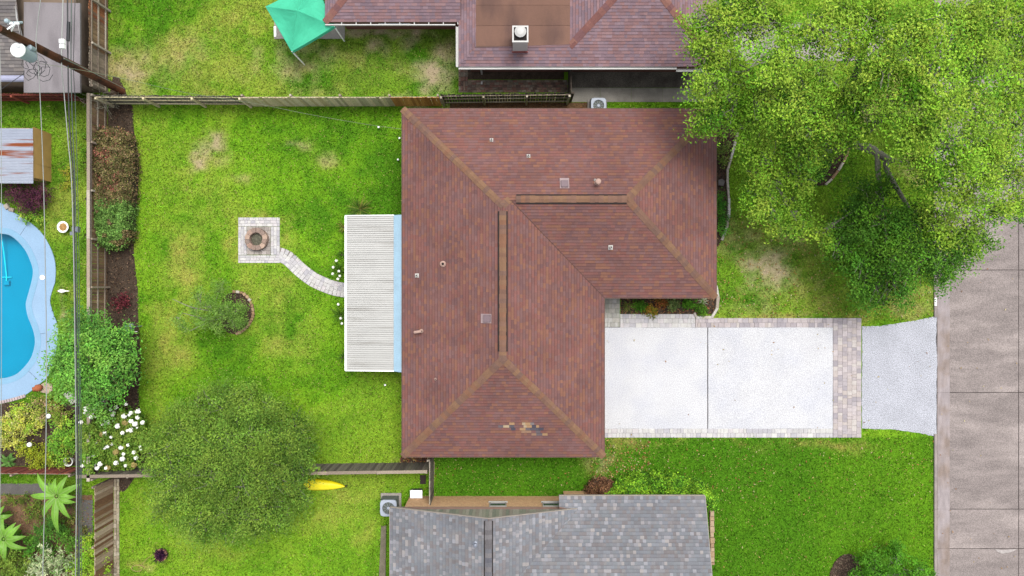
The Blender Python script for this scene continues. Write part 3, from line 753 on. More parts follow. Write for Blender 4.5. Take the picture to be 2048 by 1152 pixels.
# eave boards
def board(mb, a, b, zt, th=.15, w_=.03):
    a, b = Vector(a), Vector(b); d = (b-a).normalized(); o_ = Vector((d.y,-d.x,0))*w_
    mb.add([a,b,b+o_,a+o_,a-Vector((0,0,th)),b-Vector((0,0,th)),b+o_-Vector((0,0,th)),a+o_-Vector((0,0,th))], [(0,1,2,3),(3,2,6,7),(0,4,5,1),(0,3,7,4),(1,5,6,2),(4,7,6,5)])
groof = obj('roof', grf, M_fascia, gh_); obj('shingles', gsh, M_shingle, groof, kind='stuff')
fb = MB()
for a_, b_ in (((gW,gN,EZ-.012),(gW,mS,EZ-.012)),((mX1,mN,EZ-.012),(mX0,mN,EZ-.012)),((gR,gN,zR-.012),(gW,gN,EZ-.012)),((xv,gN,Z(gE-xv)-.012),(gR,gN,zR-.012)),((mX1,mS,EZ-.012),(mX1,mRy,zR-.012)),((mX1,mRy,zR-.012),(mX1,mN,EZ-.012))):
    board(fb, a_, b_, 0)
obj('fascia', fb, mat('fascia_pale', A(196,186,172), .7, .15, 4), groof)
obj('soffit', MB().box(gW+.02, gE, mS+.02, gN-.02, EZ-.17, EZ-.15).box(mX0+.02, mX1-.02, mS+.02, mN-.02, EZ-.165, EZ-.145), M_fascia, groof)
M_gcap = mat('grey_cap', ramp=[A(*c) for c in ((128,128,134),(116,116,124),(140,136,138),(124,120,122),(134,136,144))], rough=.95, var=.1, scale=5, fine=.14, fscale=55, bump=.25, spec=.12)
gcm = cap_mesh(.155, .045, .235, name='grey_vent_cap'); gcm.materials.append(M_gcap)
a_, b_ = Vector((gR,gN-.1,zR)), Vector((gR,mS,zR)); 
mbv = MB(); s_ = Vector((.2,0,0))
mbv.add([a_-s_+Vector((0,0,-.1)), b_-s_+Vector((0,0,-.1)), b_+s_+Vector((0,0,-.1)), a_+s_+Vector((0,0,-.1)), a_-s_+Vector((0,0,-.01)), b_-s_+Vector((0,0,-.01)), b_+s_+Vector((0,0,-.01)), a_+s_+Vector((0,0,-.01)), a_+Vector((0,0,.03)), b_+Vector((0,0,.03))],
        [(0,4,5,1),(2,6,7,3),(4,8,9,5),(6,9,8,7),(0,3,7,8,4)])
obj('ridge_vent', mbv, M_dark, groof)
caps(groof, a_, a_+Vector((0,-3.2,0)), gcm, .205, .055, .003)
def gz(x, y): return EZ+PG*max(0, min(x-gW, gh) if x < gR else max(gE-x, min(mN-y, gh)))
q = on_roof(951,1087,gz); tv = obj('vent_pipe', MB().lathe([(.11,-.1),(.11,.03),(.05,.06),(.05,.26),(.085,.27),(.085,.32),(.03,.35)], 12, o=q), mat('galv', A(170,176,190), .35, .1, metallic=.5), groof)
# walls
wy = P(0,992,0).y; wxL = P(820,0,0).x; wxR = mX0+.35
EXC.append([(wxL/S+1024, 576-wy/S),((mX1-.5)/S+1024, 576-wy/S),((mX1-.5)/S+1024, 1700),(wxL/S+1024,1700)])
obj('wall', MB().box(wxL, wxR, mS+.4, wy, 0, 2.03), mat('tan_brick', A(226,186,140,1.75), .9, .12, 8, .22, 28, .5, alt=A(206,154,116,1.7), altscale=9, altstretch=(1,1,3.5)), gh_)
obj('wall', MB().box(wxR+.01, mX1-.5, mS+.4, mN-.42, 0, EZ-.16), mat('tan_brick'), gh_)
# vertical siding boards of the gable
M_sid = mat('grey_siding', ramp=[A(*c, 1.7) for c in ((150,150,130),(138,142,122),(160,158,140),(146,140,124),(128,134,116))], rough=.9, var=.18, scale=6, fine=.1, stretch=(6,1,1))
sx = wxL-.3
while sx < xv:
    bw = .155; top = lambda x: min(Z(x-gW), Z(gE-x))-.17
    zt0, zt1 = top(sx), top(sx+bw)
    if min(zt0, zt1) > 2.08:
        obj('siding_board', MB().add([(sx+.006,wy+.025,2.04),(sx+bw,wy+.025,2.04),(sx+bw,wy+.025,zt1),(sx+.006,wy+.025,zt0),(sx+.006,wy-.1,2.04),(sx+bw,wy-.1,2.04),(sx+bw,wy-.1,zt1),(sx+.006,wy-.1,zt0)],
            [(1,0,3,2),(0,4,7,3),(5,1,2,6),(4,0,1,5),(3,7,6,2)]), M_sid, gh_)
    sx += bw
for (pxc) in (996, 1102):
    window(gh_, P(pxc, 0, 1.6).x, wy, .82, .66, 1.3, (0,1), mat('window_trim_grey', A(206,204,196), .6, .08))
# ---- house across the north boundary ----------------------------------
nh = thing('house', 'purplish shingle house with flat brown centre roof at the top', 'house')
NP = [A(*c) for c in ((164,137,145),(158,132,141),(170,134,136),(154,132,142),(168,142,150),(160,128,132),(174,140,142),(152,128,137),(168,131,131))]
nS, nL, nRt = E(0,133).y, E(917,0).x, E(1437,0).x
PN = .40; sk = .85; zd = EZ+PN*sk
hx0 = P(1140,97,zd).x - sk      # virtual corner of the hip
nw = (nRt-hx0)/2; zA_ = EZ+PN*nw; axx = hx0+nw
wS, wL = E(0,44).y, E(650,0).x
nN = nS+13
nrf = MB(); nsh = MB(); r3 = random.Random(9)
kn = dict(r=r3, wr=(.12,.30))
# south slope: skirt under the flat deck and the hip end to the right
Q0 = (hx0+sk, nS+sk, zd); AP = (axx, nS+nw, zA_)
roof_plane(nrf, nsh, [(nRt,nS,EZ),(nRt,nN,EZ),(axx,nN,zA_),AP], 0, NP, **kn) if False else None
roof_plane(nrf, nsh, [(nL,nS,EZ),(nRt,nS,EZ),AP,Q0,(nL+sk,nS+sk,zd)], 0, NP, **kn)
roof_plane(nrf, nsh, [(nRt,nS,EZ),(nRt,nN,EZ),(axx,nN,zA_),AP], 0, NP, **kn)
roof_plane(nrf, nsh, [(nL,nN,EZ),(nL,nS,EZ),(nL+sk,nS+sk,zd),(nL+sk,nN,zd)], 0, NP, **kn)
# west slope of the hip, rising out of the flat deck
dW = Vector((hx0+sk,0,0))
shingle_face(nsh, (hx0+sk, nN, zd), (0,-1,0), (1,0,0), [(0,0),(nN-nS-sk,0),(nN-nS-nw,nw-sk),(0,nw-sk)], PN, NP, **kn)
nrf.add([(hx0+sk,nN,zd-.012),(hx0+sk,nS+sk,zd-.012),(AP[0],AP[1],AP[2]-.012),(axx,nN,zA_-.012)], [(0,1,2,3)])
# west wing, hip end to the left
wn = 4.2; zWg = EZ+PN*wn
roof_plane(nrf, nsh, [(wL,wS,EZ),(nL+.1,wS,EZ),(nL+.1,wS+wn,zWg),(wL+wn,wS+wn,zWg)], 0, NP, **kn)
roof_plane(nrf, nsh, [(wL,wS+2*wn,EZ),(wL,wS,EZ),(wL+wn,wS+wn,zWg)], 0, NP, **kn)
roof_plane(nrf, nsh, [(nL+.1,wS+2*wn,EZ),(wL,wS+2*wn,EZ),(wL+wn,wS+wn,zWg),(nL+.1,wS+wn,zWg)], 0, NP, **kn)
nrf.prism([(nL,nS),(nRt,nS),(nRt,nN),(nL,nN)], EZ-.17, EZ-.015).prism([(wL,wS),(nL-.003,wS),(nL-.003,wS+2*wn),(wL,wS+2*wn)], EZ-.17, EZ-.015)
nroof = obj('roof', nrf, M_fascia, nh); obj('shingles', nsh, M_shingle, nroof, kind='stuff')
# flat centre in felt strips
M_felt = mat('brown_felt', A(142,106,90), .9, .12, .8, .15, 40, .2, alt=A(112,84,76), altscale=.55, altstretch=(1.6,.5,1), alt_lo=.5, alt_hi=.7, orand=.06)
yy = nS+sk+.0
for i in range(7):
    obj('felt_strip', MB().box(nL+sk-.02, hx0+sk+.05, yy, yy+.94, zd-.05, zd+.012+.003*(i % 2)), M_felt, nroof); yy += .95
hcm = cap_mesh(.17, PN/math.sqrt(2)*.17, .3, name='north_hip_cap')
hcm.materials.append(mat('north_cap', ramp=[A(*c) for c in ((160,112,104),(150,104,98),(166,120,108),(144,104,104))], rough=.95, var=.1, scale=5, fine=.14, fscale=55, bump=.25, spec=.12))
caps(nroof, AP, Q0, hcm, .26, .03); caps(nroof, AP, (nRt,nS,EZ), hcm, .26, .03)
caps(nroof, (wL+wn,wS+wn,zWg), (wL,wS,EZ), hcm, .26, .03)
caps(nroof, Q0, (nL+sk,nS+sk,zd), cap_mesh(.1,.02,.3,name='kerb_cap'), .28, .02) if False else None
M_gut = mat('gutter_white', A(236,234,230), .5, .06, 3)
def gutter(parent, a, b):
    a, b = Vector(a), Vector(b); d = (b-a).normalized(); s_ = Vector((d.y,-d.x,0)); L_ = (b-a).length; mbg = MB()
    for u0, u1, z0_, z1_ in ((.0,.012,-.09,.0),(.012,.1,-.09,-.075),(.1,.118,-.09,.01)):
        V = [a+s_*u0, b+s_*u0, b+s_*u1, a+s_*u1]
        mbg.add([v+Vector((0,0,z0_)) for v in V]+[v+Vector((0,0,z1_)) for v in V], [(0,3,2,1),(4,5,6,7),(0,1,5,4),(1,2,6,5),(2,3,7,6),(3,0,4,7)][::1])
    return obj('gutter', mbg, M_gut, parent)
g1x = E(1354,0).x
gutter(nroof, (nL,nS-.005,EZ-.02), (g1x,nS-.005,EZ-.02)); gutter(nroof, (nL-.005,wS-.2,EZ-.02), (nL-.005,nS,EZ-.02))
gutter(nroof, (g1x,nS-.09,EZ-.1), (nRt,nS-.09,EZ-.1))
# open rafter tails with white beam along the west wing
bt = obj('eave_beam', MB().box(wL, nL-.15, wS-.145, wS-.1, EZ-.12, EZ-.0), M_gut, nroof)
for i in range(9):
    xx = wL+.75+i*.68; obj('rafter_tail', MB().box(xx, xx+.04, wS-.1, wS+.0, EZ-.1, EZ-.02), M_gut, nroof)
EXC.append([(px_, py_) for px_, py_ in rect((nL+.4)/S+1024, -900, (nRt-.4)/S+1024, 576-(nS+.45)/S)]); EXC.append(rect((wL+.5)/S+1024, -400, (nL)/S+1024, 576-(wS+.5)/S))
M_nwall = mat('north_brick', A(150,100,86), .9, .2, 10, .2)
obj('wall', MB().box(nL+.45, nRt-.45, nS+.45, nN-.4, 0, EZ-.17), M_nwall, nh); obj('wall', MB().box(wL+.5, nL+.44, wS+.5, wS+2*wn-.4, 0, EZ-.175), M_nwall, nh)
for xx in (nL+2.2, nL+5.4, nL+8.6): window(nh, xx, nS+.45, 1.2, 1.1, 1.0, (0,-1))
window(nh, wL+3, wS+.5, 1.5, 1.2, .9, (0,-1))
obj('downspout', MB().box(nL+.95, nL+1.03, nS+.3, nS+.44, 0, EZ-.2).box(nL+.95,nL+1.03,nS-.2,nS-.06,.05,.13), M_gut, nh)
# chimney with round cap
ch = obj('chimney', None, None, nh); czb, czt = zd-.1, 4.35
cb, ct = P(1040,103,zd), P(1040,81,czt)
cyb = P(0,103,zd).y; cw = .34; cxm_ = P(1040,0,zd).x
obj('stack', MB().box(cxm_-cw, cxm_+cw, cyb, cyb+.7, czb, czt), mat('chimney_white', A(236,230,226), .7, .06, 3), ch)
fr_ = MB()
for q in ((cxm_-cw-.02,cxm_+cw+.02,cyb-.02,cyb+.05),(cxm_-cw-.02,cxm_+cw+.02,cyb+.65,cyb+.72),(cxm_-cw-.02,cxm_-cw+.05,cyb+.05,cyb+.65),(cxm_+cw-.05,cxm_+cw+.02,cyb+.05,cyb+.65)): fr_.box(*q, czt+.002, czt+.06)
obj('crown', fr_, M_gut, ch); obj('flue', MB().box(cxm_-cw+.05, cxm_+cw-.05, cyb+.05, cyb+.65, czt+.001, czt+.02), M_dark, ch)
obj('cap', MB().lathe([(.12,0),(.12,.12),(.25,.13),(.26,.17),(.15,.24),(.02,.27)], 20, o=(cxm_, cyb+.42, czt+.02)), M_gut, ch)
obj('base_flashing', MB().box(cxm_-cw-.03, cxm_+cw+.03, cyb-.05, cyb-.004, zd-.05, zd+.08), mat('red_flash', A(170,96,92), .8, .1), ch)
# hard surfaces beside it
M_conc = mat('old_concrete', A(188,183,172), .92, .2, 1.3, .15, 30, .3, alt=A(150,145,136), altscale=.9)
def slab(name, poly, z, m_=None, label=None):
    EXC.append(poly); return obj(name, MB().prism(GP(poly), -.06, z), m_ or M_conc, kind='structure')
cw_ = obj('concrete_walk', None, kind='structure')
for i, (a_, b_) in enumerate(((1141,1200),(1200.5,1262),(1262.5,1325),(1325.5,1388),(1388.5,1440))):
    obj('slab', MB().prism(GP(rect(a_, 176+i*.2, b_, 204)), -.06, .03+.004*(i % 2)), M_conc, cw_)
EXC.append(rect(1141,135,1440,206))
slab('side_yard', rect(1138,118,1440,175.5), .008, mat('packed_soil', A(128,122,112), .95, .3, 1.5, .35, 22, .6, alt=A(96,88,80), altscale=.8))
dn = obj('concrete_drive', None, kind='structure')
for i, (a_, b_) in enumerate(((1441,1560),(1561,1690),(1691,1790),(1791,1866))):
    obj('slab', MB().prism(GP(rect(a_, 48, b_, 122)), -.06, .03), mat('pale_concrete', A(186,178,172), .9, .15, 1.5, .15, 30, .3), dn)
EXC.append(rect(1441,46,1867,124))
slab('canopy_pad', rect(549,30,690,78), .05, mat('pad_concrete', A(196,188,180), .9, .12, 2, .12, 30))
# brick edged strip behind the house
bw_ = obj('brick_walk', None, kind='structure'); slab('planting_strip', rect(936,130,1128,159), .01, M_mulch); EXC.append(rect(917,130,1137,187))
M_ob = mat('old_brick', ramp=[A(*c) for c in ((150,112,98),(140,126,112),(166,140,122),(122,100,90),(158,120,108),(146,138,122),(172,156,140))], rough=.95, var=.3, scale=9, fine=.25, fscale=40, bump=.5)
obm = MB().chbox(-.5,.5,-.5,.5,0,1,.08).mesh('old_brick'); obm.materials.append(M_ob)
obj('bedding', MB().prism(GP([(917,133),(936,133),(936,160),(1135,160),(1135,185),(917,185)]), -.05, .012), mat('sandy_soil', A(142,126,108), .95, .3, 4, .3), bw_)
for r_ in range(5):
    u = 936+R.uniform(-4,0)
    while u < 1132:
        l = R.choice((8,9,9,10)); q = P(u+l/2, 162.5+r_*5)
        if R.random() < .86: obj('brick', obm, None, bw_, (q.x, q.y, 0), R.uniform(-.05,.05), (l*S-.02, .105, .05*R.uniform(.7,1.2)))
        u += l
for r_ in range(4):
    for k in range(5):
        q = P(919.5+r_*4.6, 140+k*9.2); obj('brick', obm, None, bw_, (q.x, q.y, 0), R.uniform(-.05,.05), (.1, .21, .05*R.uniform(.7,1.2)))

# ---- low roofs in the upper left corner --------------------------------
ul = thing('outbuilding', 'weathered grey low roofed outbuilding under the utility pole', 'outbuilding')
zc = 2.5
ax0, ax1, ay0, ay1 = P(47.5,0,zc).x, P(160,0,zc).x, P(0,185,zc).y, P(0,4,zc).y
mbr = MB().add([(ax0,ay0,zc-.12),(ax1,ay0,zc-.12),(ax1,ay1-.05,zc-.12),(ax0,ay1,zc-.12),(ax0,ay0,zc),(ax1,ay0,zc),(ax1,ay1-.05,zc),(ax0,ay1,zc)], [(3,2,1,0),(4,5,6,7),(0,1,5,4),(1,2,6,5),(2,3,7,6),(3,0,4,7)])
obj('flat_roof', mbr, mat('grey_roll_roof', A(166,159,162), .9, .1, .7, .13, 30, .2, alt=A(146,139,142), altscale=.7, altstretch=(2.5,.5,1)), ul)
usf = MB(); ush = MB()
UP = [A(*c) for c in ((150,144,140),(140,134,132),(158,150,146),(132,126,126),(146,138,134))]
roof_plane(usf, ush, [(ax0-9,P(0,149,2.4).y,2.35),(ax0-.01,P(0,149,2.4).y,2.35),(ax0-.01,ay1+3,3.7),(ax0-9,ay1+3,3.7)], 0, UP, r=random.Random(4), e=.16, wr=(.2,.32), shadow=.6)
sr = obj('shingle_roof', usf, M_fascia, ul); obj('shingles', ush, M_shingle, sr, kind='stuff')
obj('white_gable_trim', MB().add([(ax0-.02,P(0,68,2.9).y,2.56),(ax0-.02,P(0,12,2.9).y,3.1),(ax0-.3,P(0,68,2.6).y,2.6),(ax0-.02,P(0,66,2.9).y,2.75)], [(0,2,1),(2,3,1),(0,3,2)]), M_gut, ul)
yg = P(0,157,2.25).y
obj('gutter', MB().tube([(ax0-9,yg,2.25),(ax0-.02,yg,2.25)], .16, 12), mat('gutter_blue', A(196,198,226), .4, .08), ul)
obj('wall', MB().box(ax0-9, ax1-.3, ay0+.6, ay1+2.5, 0, 2.3), mat('shed_wall', A(150,130,110), .9, .2), ul)
EXC.append([(0,0),(165,0),(165,160),(0,160)])

# ---- shed with rusty corrugated roof --------------------------------------
sz = 1.75
shd = thing('shed', 'small tan shed with rusty corrugated metal roof above the pool', 'shed')
sx1 = P(67,0,sz).x; sbx = P(103,0,0).x; sxw = sbx-.03
sy0, sy1 = P(0,367,sz).y, P(0,257,sz).y
M_rust = mat('rusty_metal', A(206,214,230), .45, .06, 3, .04, 30, alt=A(176,92,44), altscale=1.4, altstretch=(.25,3.2,1), alt_lo=.54, alt_hi=.66, spec=.4, metallic=.15)
M_rust2 = mat('clean_metal', A(200,208,226), .4, .06, 3, spec=.4, metallic=.15)
npn = 5; pwd = (sy1-sy0)/npn
for i in range(npn):
    V = []; Fq = []; n_ = 28
    for k in range(n_+1):
        yy = sy0+pwd*i+pwd*k/n_*(.995); dz = .012*math.cos(k/n_*2*math.pi*7)
        V += [(sx1-5.2, yy, sz+.25+dz+.004*(i % 2)), (sx1+(-.0 if i < npn-1 else -.02), yy, sz+.02+dz+.004*(i % 2))]
    for k in range(n_): Fq.append((2*k+1, 2*k+3, 2*k+2, 2*k))
    obj('roof_sheet', MB().add(V, Fq), M_rust if i < npn-1 else M_rust2, shd)
M_tan = mat('tan_plywood', A(216,174,106,1.7), .85, .1, 2, .06)
obj('wall', MB().box(sxw-4.6, sxw-.02, P(0,362,0).y, P(0,270,0).y, 0, sz-.02), M_tan, shd)
for ya, yb in ((364,337),(336,268)):
    obj('wall_panel', MB().add([(sbx,P(0,ya,0).y,0),(sbx,P(0,yb,0).y,0),(sx1-.04,P(0,yb,0).y+.02,sz-.01),(sx1-.04,P(0,ya,0).y,sz-.01)], [(0,1,2,3)]), M_tan, shd)
EXC.append(rect(-100,265,103,366))

# ------------------------------------------------------------------ fences
def woodmat(key, cols, k_=1.0, **k):
    return mat('wood_'+key, ramp=[A(*c, k_) for c in cols], rough=.92, var=.22, scale=5, fine=.15, fscale=30, stretch=(5,5,.7), bump=.3, **k)
W_GREY = woodmat('grey', k_=1.25, cols=((192,179,161),(171,156,138),(204,192,174),(153,138,122),(181,163,143)))
W_BROWN = woodmat('brown', k_=1.25, cols=((168,138,107),(151,120,92),(186,153,117),(133,107,84),(161,125,94)))
W_DARK = woodmat('dark', k_=1.25, cols=((133,125,112),(117,110,99),(148,138,125),(107,97,89),(140,133,115)))
W_OLIVE = woodmat('olive', k_=1.7, cols=((204,192,151),(186,179,143),(215,202,166),(171,161,128),(192,176,133),(220,204,163)))
W_NEW = woodmat('orange', k_=1.6, cols=((199,143,74),(184,128,64),(215,158,84),(174,122,61)))
W_RED = woodmat('red', k_=1.25, cols=((151,76,64),(133,66,56),(166,87,69),(122,64,56)))
W_RUST = woodmat('rust', ((192,122,84),(174,107,74),(163,128,107),(204,133,92)))
W_BLACK = woodmat('black', ((84,74,66),(71,64,58),(97,84,74)))
W_STREAK = woodmat('streak', k_=1.6, cols=((174,148,122),(143,107,79),(192,168,143),(133,97,71),(163,138,115),(204,181,156)))
BM = {}
def bmesh_of(m_):
    if m_.name not in BM:
        k = MB().add([(0,0,0),(1,0,0),(1,1,0),(0,1,0),(0,0,.97),(.12,0,1),(.88,0,1),(1,0,.97),(0,1,.97),(.12,1,1),(.88,1,1),(1,1,.97)],
                     [(0,1,7,6,5,4),(3,8,9,10,11,2),(0,4,8,3),(1,2,11,7),(4,5,9,8),(5,6,10,9),(6,7,11,10)]).mesh('board'); k.materials.append(m_); BM[m_.name] = k
    return BM[m_.name]
def fence(label, a, b, h, side, segs, rails=(.3,1.0,1.62), group=None, railm=W_GREY, cap=None, post=2.4, bw=.14, gap=.008, rail_on=None, lean=0):
    """a, b survey ground points; boards on +y (side=1) or -y of the rails. segs: list of (fraction_end, material)"""
    pa_, pb_ = P(*a), P(*b); d = pb_-pa_; L_ = d.length
    f = thing('wooden_fence', label, 'fence', pa_, math.atan2(d.y, d.x), group)
    f.rotation_euler[0] = lean
    u = 0
    while u < L_-.03:
        fr_ = u/L_; m_ = next(mm for e, mm in segs if fr_ <= e+1e-6)
        w_ = min(bw*R.uniform(.9,1.06), L_-u)
        obj('board', bmesh_of(m_), None, f, (u, (.03 if side > 0 else -.05)+R.uniform(-.004,.004), 0), (R.uniform(-.012,.012), R.uniform(-.006,.006), R.uniform(-.012,.012)), (w_-gap, .02, h*R.uniform(.975,1.015)))
        u += w_
    rm_ = {}
    npst = max(1, round(L_/post)); ps = L_/npst
    for i in range(npst+1):
        obj('post', MB().box(-.045,.045,-.045,.045,0,h-.05), railm, f, (min(max(i*ps,.05),L_-.05), -.085 if side > 0 else .085, 0))
        if i < npst:
            for z in rails:
                obj('rail', MB().box(0,ps-.004,-.02,.02,-.045,.045), railm, f, (i*ps, -.004 if side > 0 else 0.004, z*h/1.8+R.uniform(-.01,.01)), (0,R.uniform(-.004,.004),0))
            if cap: obj('cap_rail', MB().box(0,ps-.006,-.075,.075,0,.035), cap, f, (i*ps, R.uniform(-.01,.01), h*1.02))
    return f
# fence lines (survey ground coordinates)
fence('weathered brown back fence beside the clipped hedge and mulch bed', (216,945), (216,204), 1.8, 1, [(1,W_BROWN)], railm=W_GREY, cap=W_GREY)
fence('brown back fence with a rusty red stretch beside the utility pole', (217.5,190), (217.5,-60), 1.8, 1, [(.30,W_GREY),(.52,W_BROWN),(.66,W_RUST),(1,W_BROWN)], railm=W_GREY)
fence('grey boundary fence with dark gaps and rails beside the pole foot', (505,211), (226,210), 1.85, -1, [(1,W_DARK)], railm=W_OLIVE, gap=.03)
fence('olive to orange board fence across the top of the back lawn', (884,210.5), (505.5,211), 1.85, 1, [(.24,W_NEW),(1,W_OLIVE)], railm=W_GREY, cap=None)
fence('near black fence stretch behind the brown roof beside the brick walk', (1136,205), (886,208), 1.8, -1, [(1,W_BLACK)], railm=W_GREY, gap=.02)
fence('dark side gate fence running up to the purplish roof', (1138,204), (1138,137), 1.75, 1, [(1,W_BLACK)], railm=W_BLACK, rails=(.3,1.5))
fence('dark grey fence with leaf litter beside the yellow kayak', (862,926), (192,936), 1.8, -1, [(1,W_DARK)], railm=W_GREY, cap=W_GREY)
fence('short grey fence between brown roof and tan brick wall', (866,1012), (866,905), 1.75, -1, [(1,W_DARK)], railm=W_GREY)
fence('streaky brown fence standing behind the stone edged lawn', (225,1190), (225,956), 1.8, -1, [(1,W_STREAK)], railm=W_GREY)
fence('dark red fence beside the outbuilding above the shed', (-60,203), (176,203), 1.5, 1, [(1,W_RED)], railm=W_RED, gap=.05)
fence('red brown fence behind the flower garden below the pool', (170,936), (-60,934), 1.4, -1, [(1,W_RED)], railm=W_GREY)

# ------------------------------------------------------------------ utility pole and wires
pole = thing('utility_pole', 'leaning view of tall rusty brown wooden utility pole with transformer', 'utility pole', P(244,181))
pole['label'] = 'tall brown wooden utility pole carrying a pale transformer can'
PH = 9.6; bx, by = P(244,181).x, P(244,181).y
M_pole = mat('pole_wood', A(122,72,46), .9, .3, 3, .25, 25, .5, alt=A(70,40,28), altscale=2.2, stretch=(4,4,.5))
pm_ = [(R.uniform(-.01,.01), R.uniform(-.01,.01), PH*i/8) for i in range(9)]
obj('shaft', MB().tube(pm_, [.20-.006*i for i in range(9)], 12).mesh('shaft', True), M_pole, pole)
M_can = mat('transformer_paint', A(206,226,236), .4, .05); 
ca = obj('transformer', MB().lathe([(.22,0),(.27,.05),(.27,.85),(.29,.86),(.29,.92),(.24,.98),(.05,1.0)], 20, o=(-.12,-.42,7.3)), M_can, pole)
obj('lid', MB().lathe([(.295,.9),(.295,.95),(.25,1.01),(.04,1.04)], 20, o=(-.12,-.42,7.3)), M_white, ca)
obj('bushing', MB().lathe([(.06,1.0),(.08,1.08),(.05,1.12),(.08,1.17),(.04,1.25)], 10, o=(.0,-.3,7.3)), M_white, ca)
obj('arrester', MB().lathe([(.1,0),(.11,.3),(.06,.35)], 12, o=(.1,-.2,7.55)), M_can, pole)
obj('bracket', MB().box(-.08,.08,-.2,-.1,7.5,7.56).box(-.08,.08,-.2,-.1,8.0,8.06), M_dark, pole)
br = MB().tube([(.05,0,9.3),(.4,.28,9.25)], .03, 6).tube([(.05,0,9.0),(.4,.28,9.25)], .03, 6).tube([(.1,.3,9.25),(.55,.3,9.25)], .05, 8)
obj('insulator_bracket', br, M_white, pole)
obj('cutout', MB().tube([(.35,.3,9.3),(.45,.45,8.9)], .05, 8).lathe([(.09,0),(.09,.2),(.05,.25)], 10, o=(.15,.35,9.2)), M_can, pole)
M_wire = mat('wire_black', A(70,72,76), .6, .05); M_wireg = mat('wire_grey', A(176,180,176), .45, .05, metallic=.2)
M_wiret = mat('wire_green', A(96,116,108), .5, .05)
obj('conduit', MB().tube([(.16,.06,0),(.16,.06,3.2),(.17,.03,5.5)], .035, 6), M_wireg, pole)
for z in (2.6,3.5,3.7,3.9,4.1,5.6): obj('band', MB().lathe([(.185,z),(.185,z+.04)], 12), M_dark, pole)
r5 = random.Random(3)
for i in range(9):
    c = Vector((-.1+r5.uniform(-.35,.35), -.75+r5.uniform(-.3,.2), 6.9+r5.uniform(-.3,.3))); a = r5.uniform(0,6); rr_ = r5.uniform(.15,.4)
    pts = [c+Vector((rr_*math.cos(a+t*.8), rr_*math.sin(a+t*.8)*r5.uniform(.7,1.1), .05*t)) for t in range(7)]
    obj('cable_loop', MB().tube(pts, .012, 5), M_wire, pole)
def wire(name, label, pts, r=.012, m_=M_wire, extra=None):
    pts3 = [tuple(P(*p)) for p in pts]; sm = smoothpoly(pts3, 6, False)
    o_ = obj(name, MB().tube(sm, r, 5), m_, None, None, None, None, label, 'wire', 'overhead wires'); return o_
wire('power_line', 'single grey overhead wire passing in front of the pool deck', [(88,-60,6.9),(81,0,7.0),(72,80,7.5),(77,135,7.3),(83,255,6.9),(88,400,6.6),(91,560,6.4),(93,700,6.3),(92,880,6.4),(89,1014,6.6),(84,1200,6.9)], .018, M_wireg)
wire('power_line', 'thin pale wire farthest left crossing the blue pool water', [(-2,55,9.5),(2,200,9.4),(3,450,9.3),(3,700,9.3),(1,950,9.4),(-3,1200,9.5)], .011, M_wireg)
wire('cable', 'leftmost grey strand of the cable bundle over the back fence', [(128,-60,5.4),(126,0,5.4),(123,125,5.5),(128,185,5.3),(136,280,5.1),(143,360,5.0),(147,500,4.9),(150,700,4.8),(152,880,4.8),(153,1000,4.9),(150,1200,5.0)], .022, M_wireg)
tk = wire('cable', 'thick black strand with splice case beside the utility pole', [(136,-60,4.9),(135,0,4.9),(136,130,5.0),(139,250,4.8),(147,360,4.7),(149,500,4.6),(153,700,4.5),(156,900,4.5),(157,1050,4.6),(155,1200,4.7)], .03, M_wire)
q0, q1 = P(137,44,4.95), P(136,82,4.97); obj('splice_case', MB().tube([q0,q1], .075, 8), mat('splice', A(40,44,50), .5, .05), tk)
wire('cable', 'greenish strand on the right of the cable bundle over the fence', [(144,-60,4.6),(143,0,4.6),(142,125,4.7),(145,255,4.5),(150,360,4.4),(153,520,4.3),(157,700,4.2),(160,900,4.2),(160,1050,4.3),(158,1200,4.4)], .022, M_wiret)
wire('cable', 'rightmost thin black strand ending at the utility pole', [(151,-60,4.4),(150,0,4.4),(148,80,4.45),(147,140,4.5),(150,190,4.4)], .016, M_wire)
jx = wire('cable', 'thin dark strand running right of the bundle past the hedge', [(150,190,4.4),(155,360,4.1),(158,520,4.0),(160,700,4.0),(163,900,4.0),(163,1200,4.1)], .013, M_wiret)
q = P(151,459,4.5); obj('junction_box', MB().chbox(q.x-.12,q.x+.14,q.y-.13,q.y+.13,4.36,4.62,.04).box(q.x-.25,q.x-.1,q.y-.25,q.y-.1,4.4,4.5), mat('galv', A(170,176,190)), jx)
q = P(125,88,5.5); b_ = MB().chbox(q.x-.1,q.x+.1,q.y-.2,q.y-.02,5.42,5.6,.03).chbox(q.x-.12,q.x+.1,q.y+.02,q.y+.2,5.42,5.6,.03)
obj('cable_clamp', b_, M_white, None, None, None, None, 'white twin clamp block gripping the grey cable near the pole', 'clamp')
wire('service_drop', 'twisted pale service wire from the pole down to the brown roof corner', [(77,127,7.0),(150,138,6.3),(260,160,5.3),(375,186,4.4),(505,206,3.7),(620,229,3.2),(735,249,2.95),(803,258,2.75)], .009, mat('wire_twist', A(140,150,120), .6, .4, 5))
wire('guy_wire', 'dark wire slanting down over the low white gutter', [(48,147,4.0),(25,163,3.4),(0,180,2.9),(-40,205,2.2)], .014, M_wire)

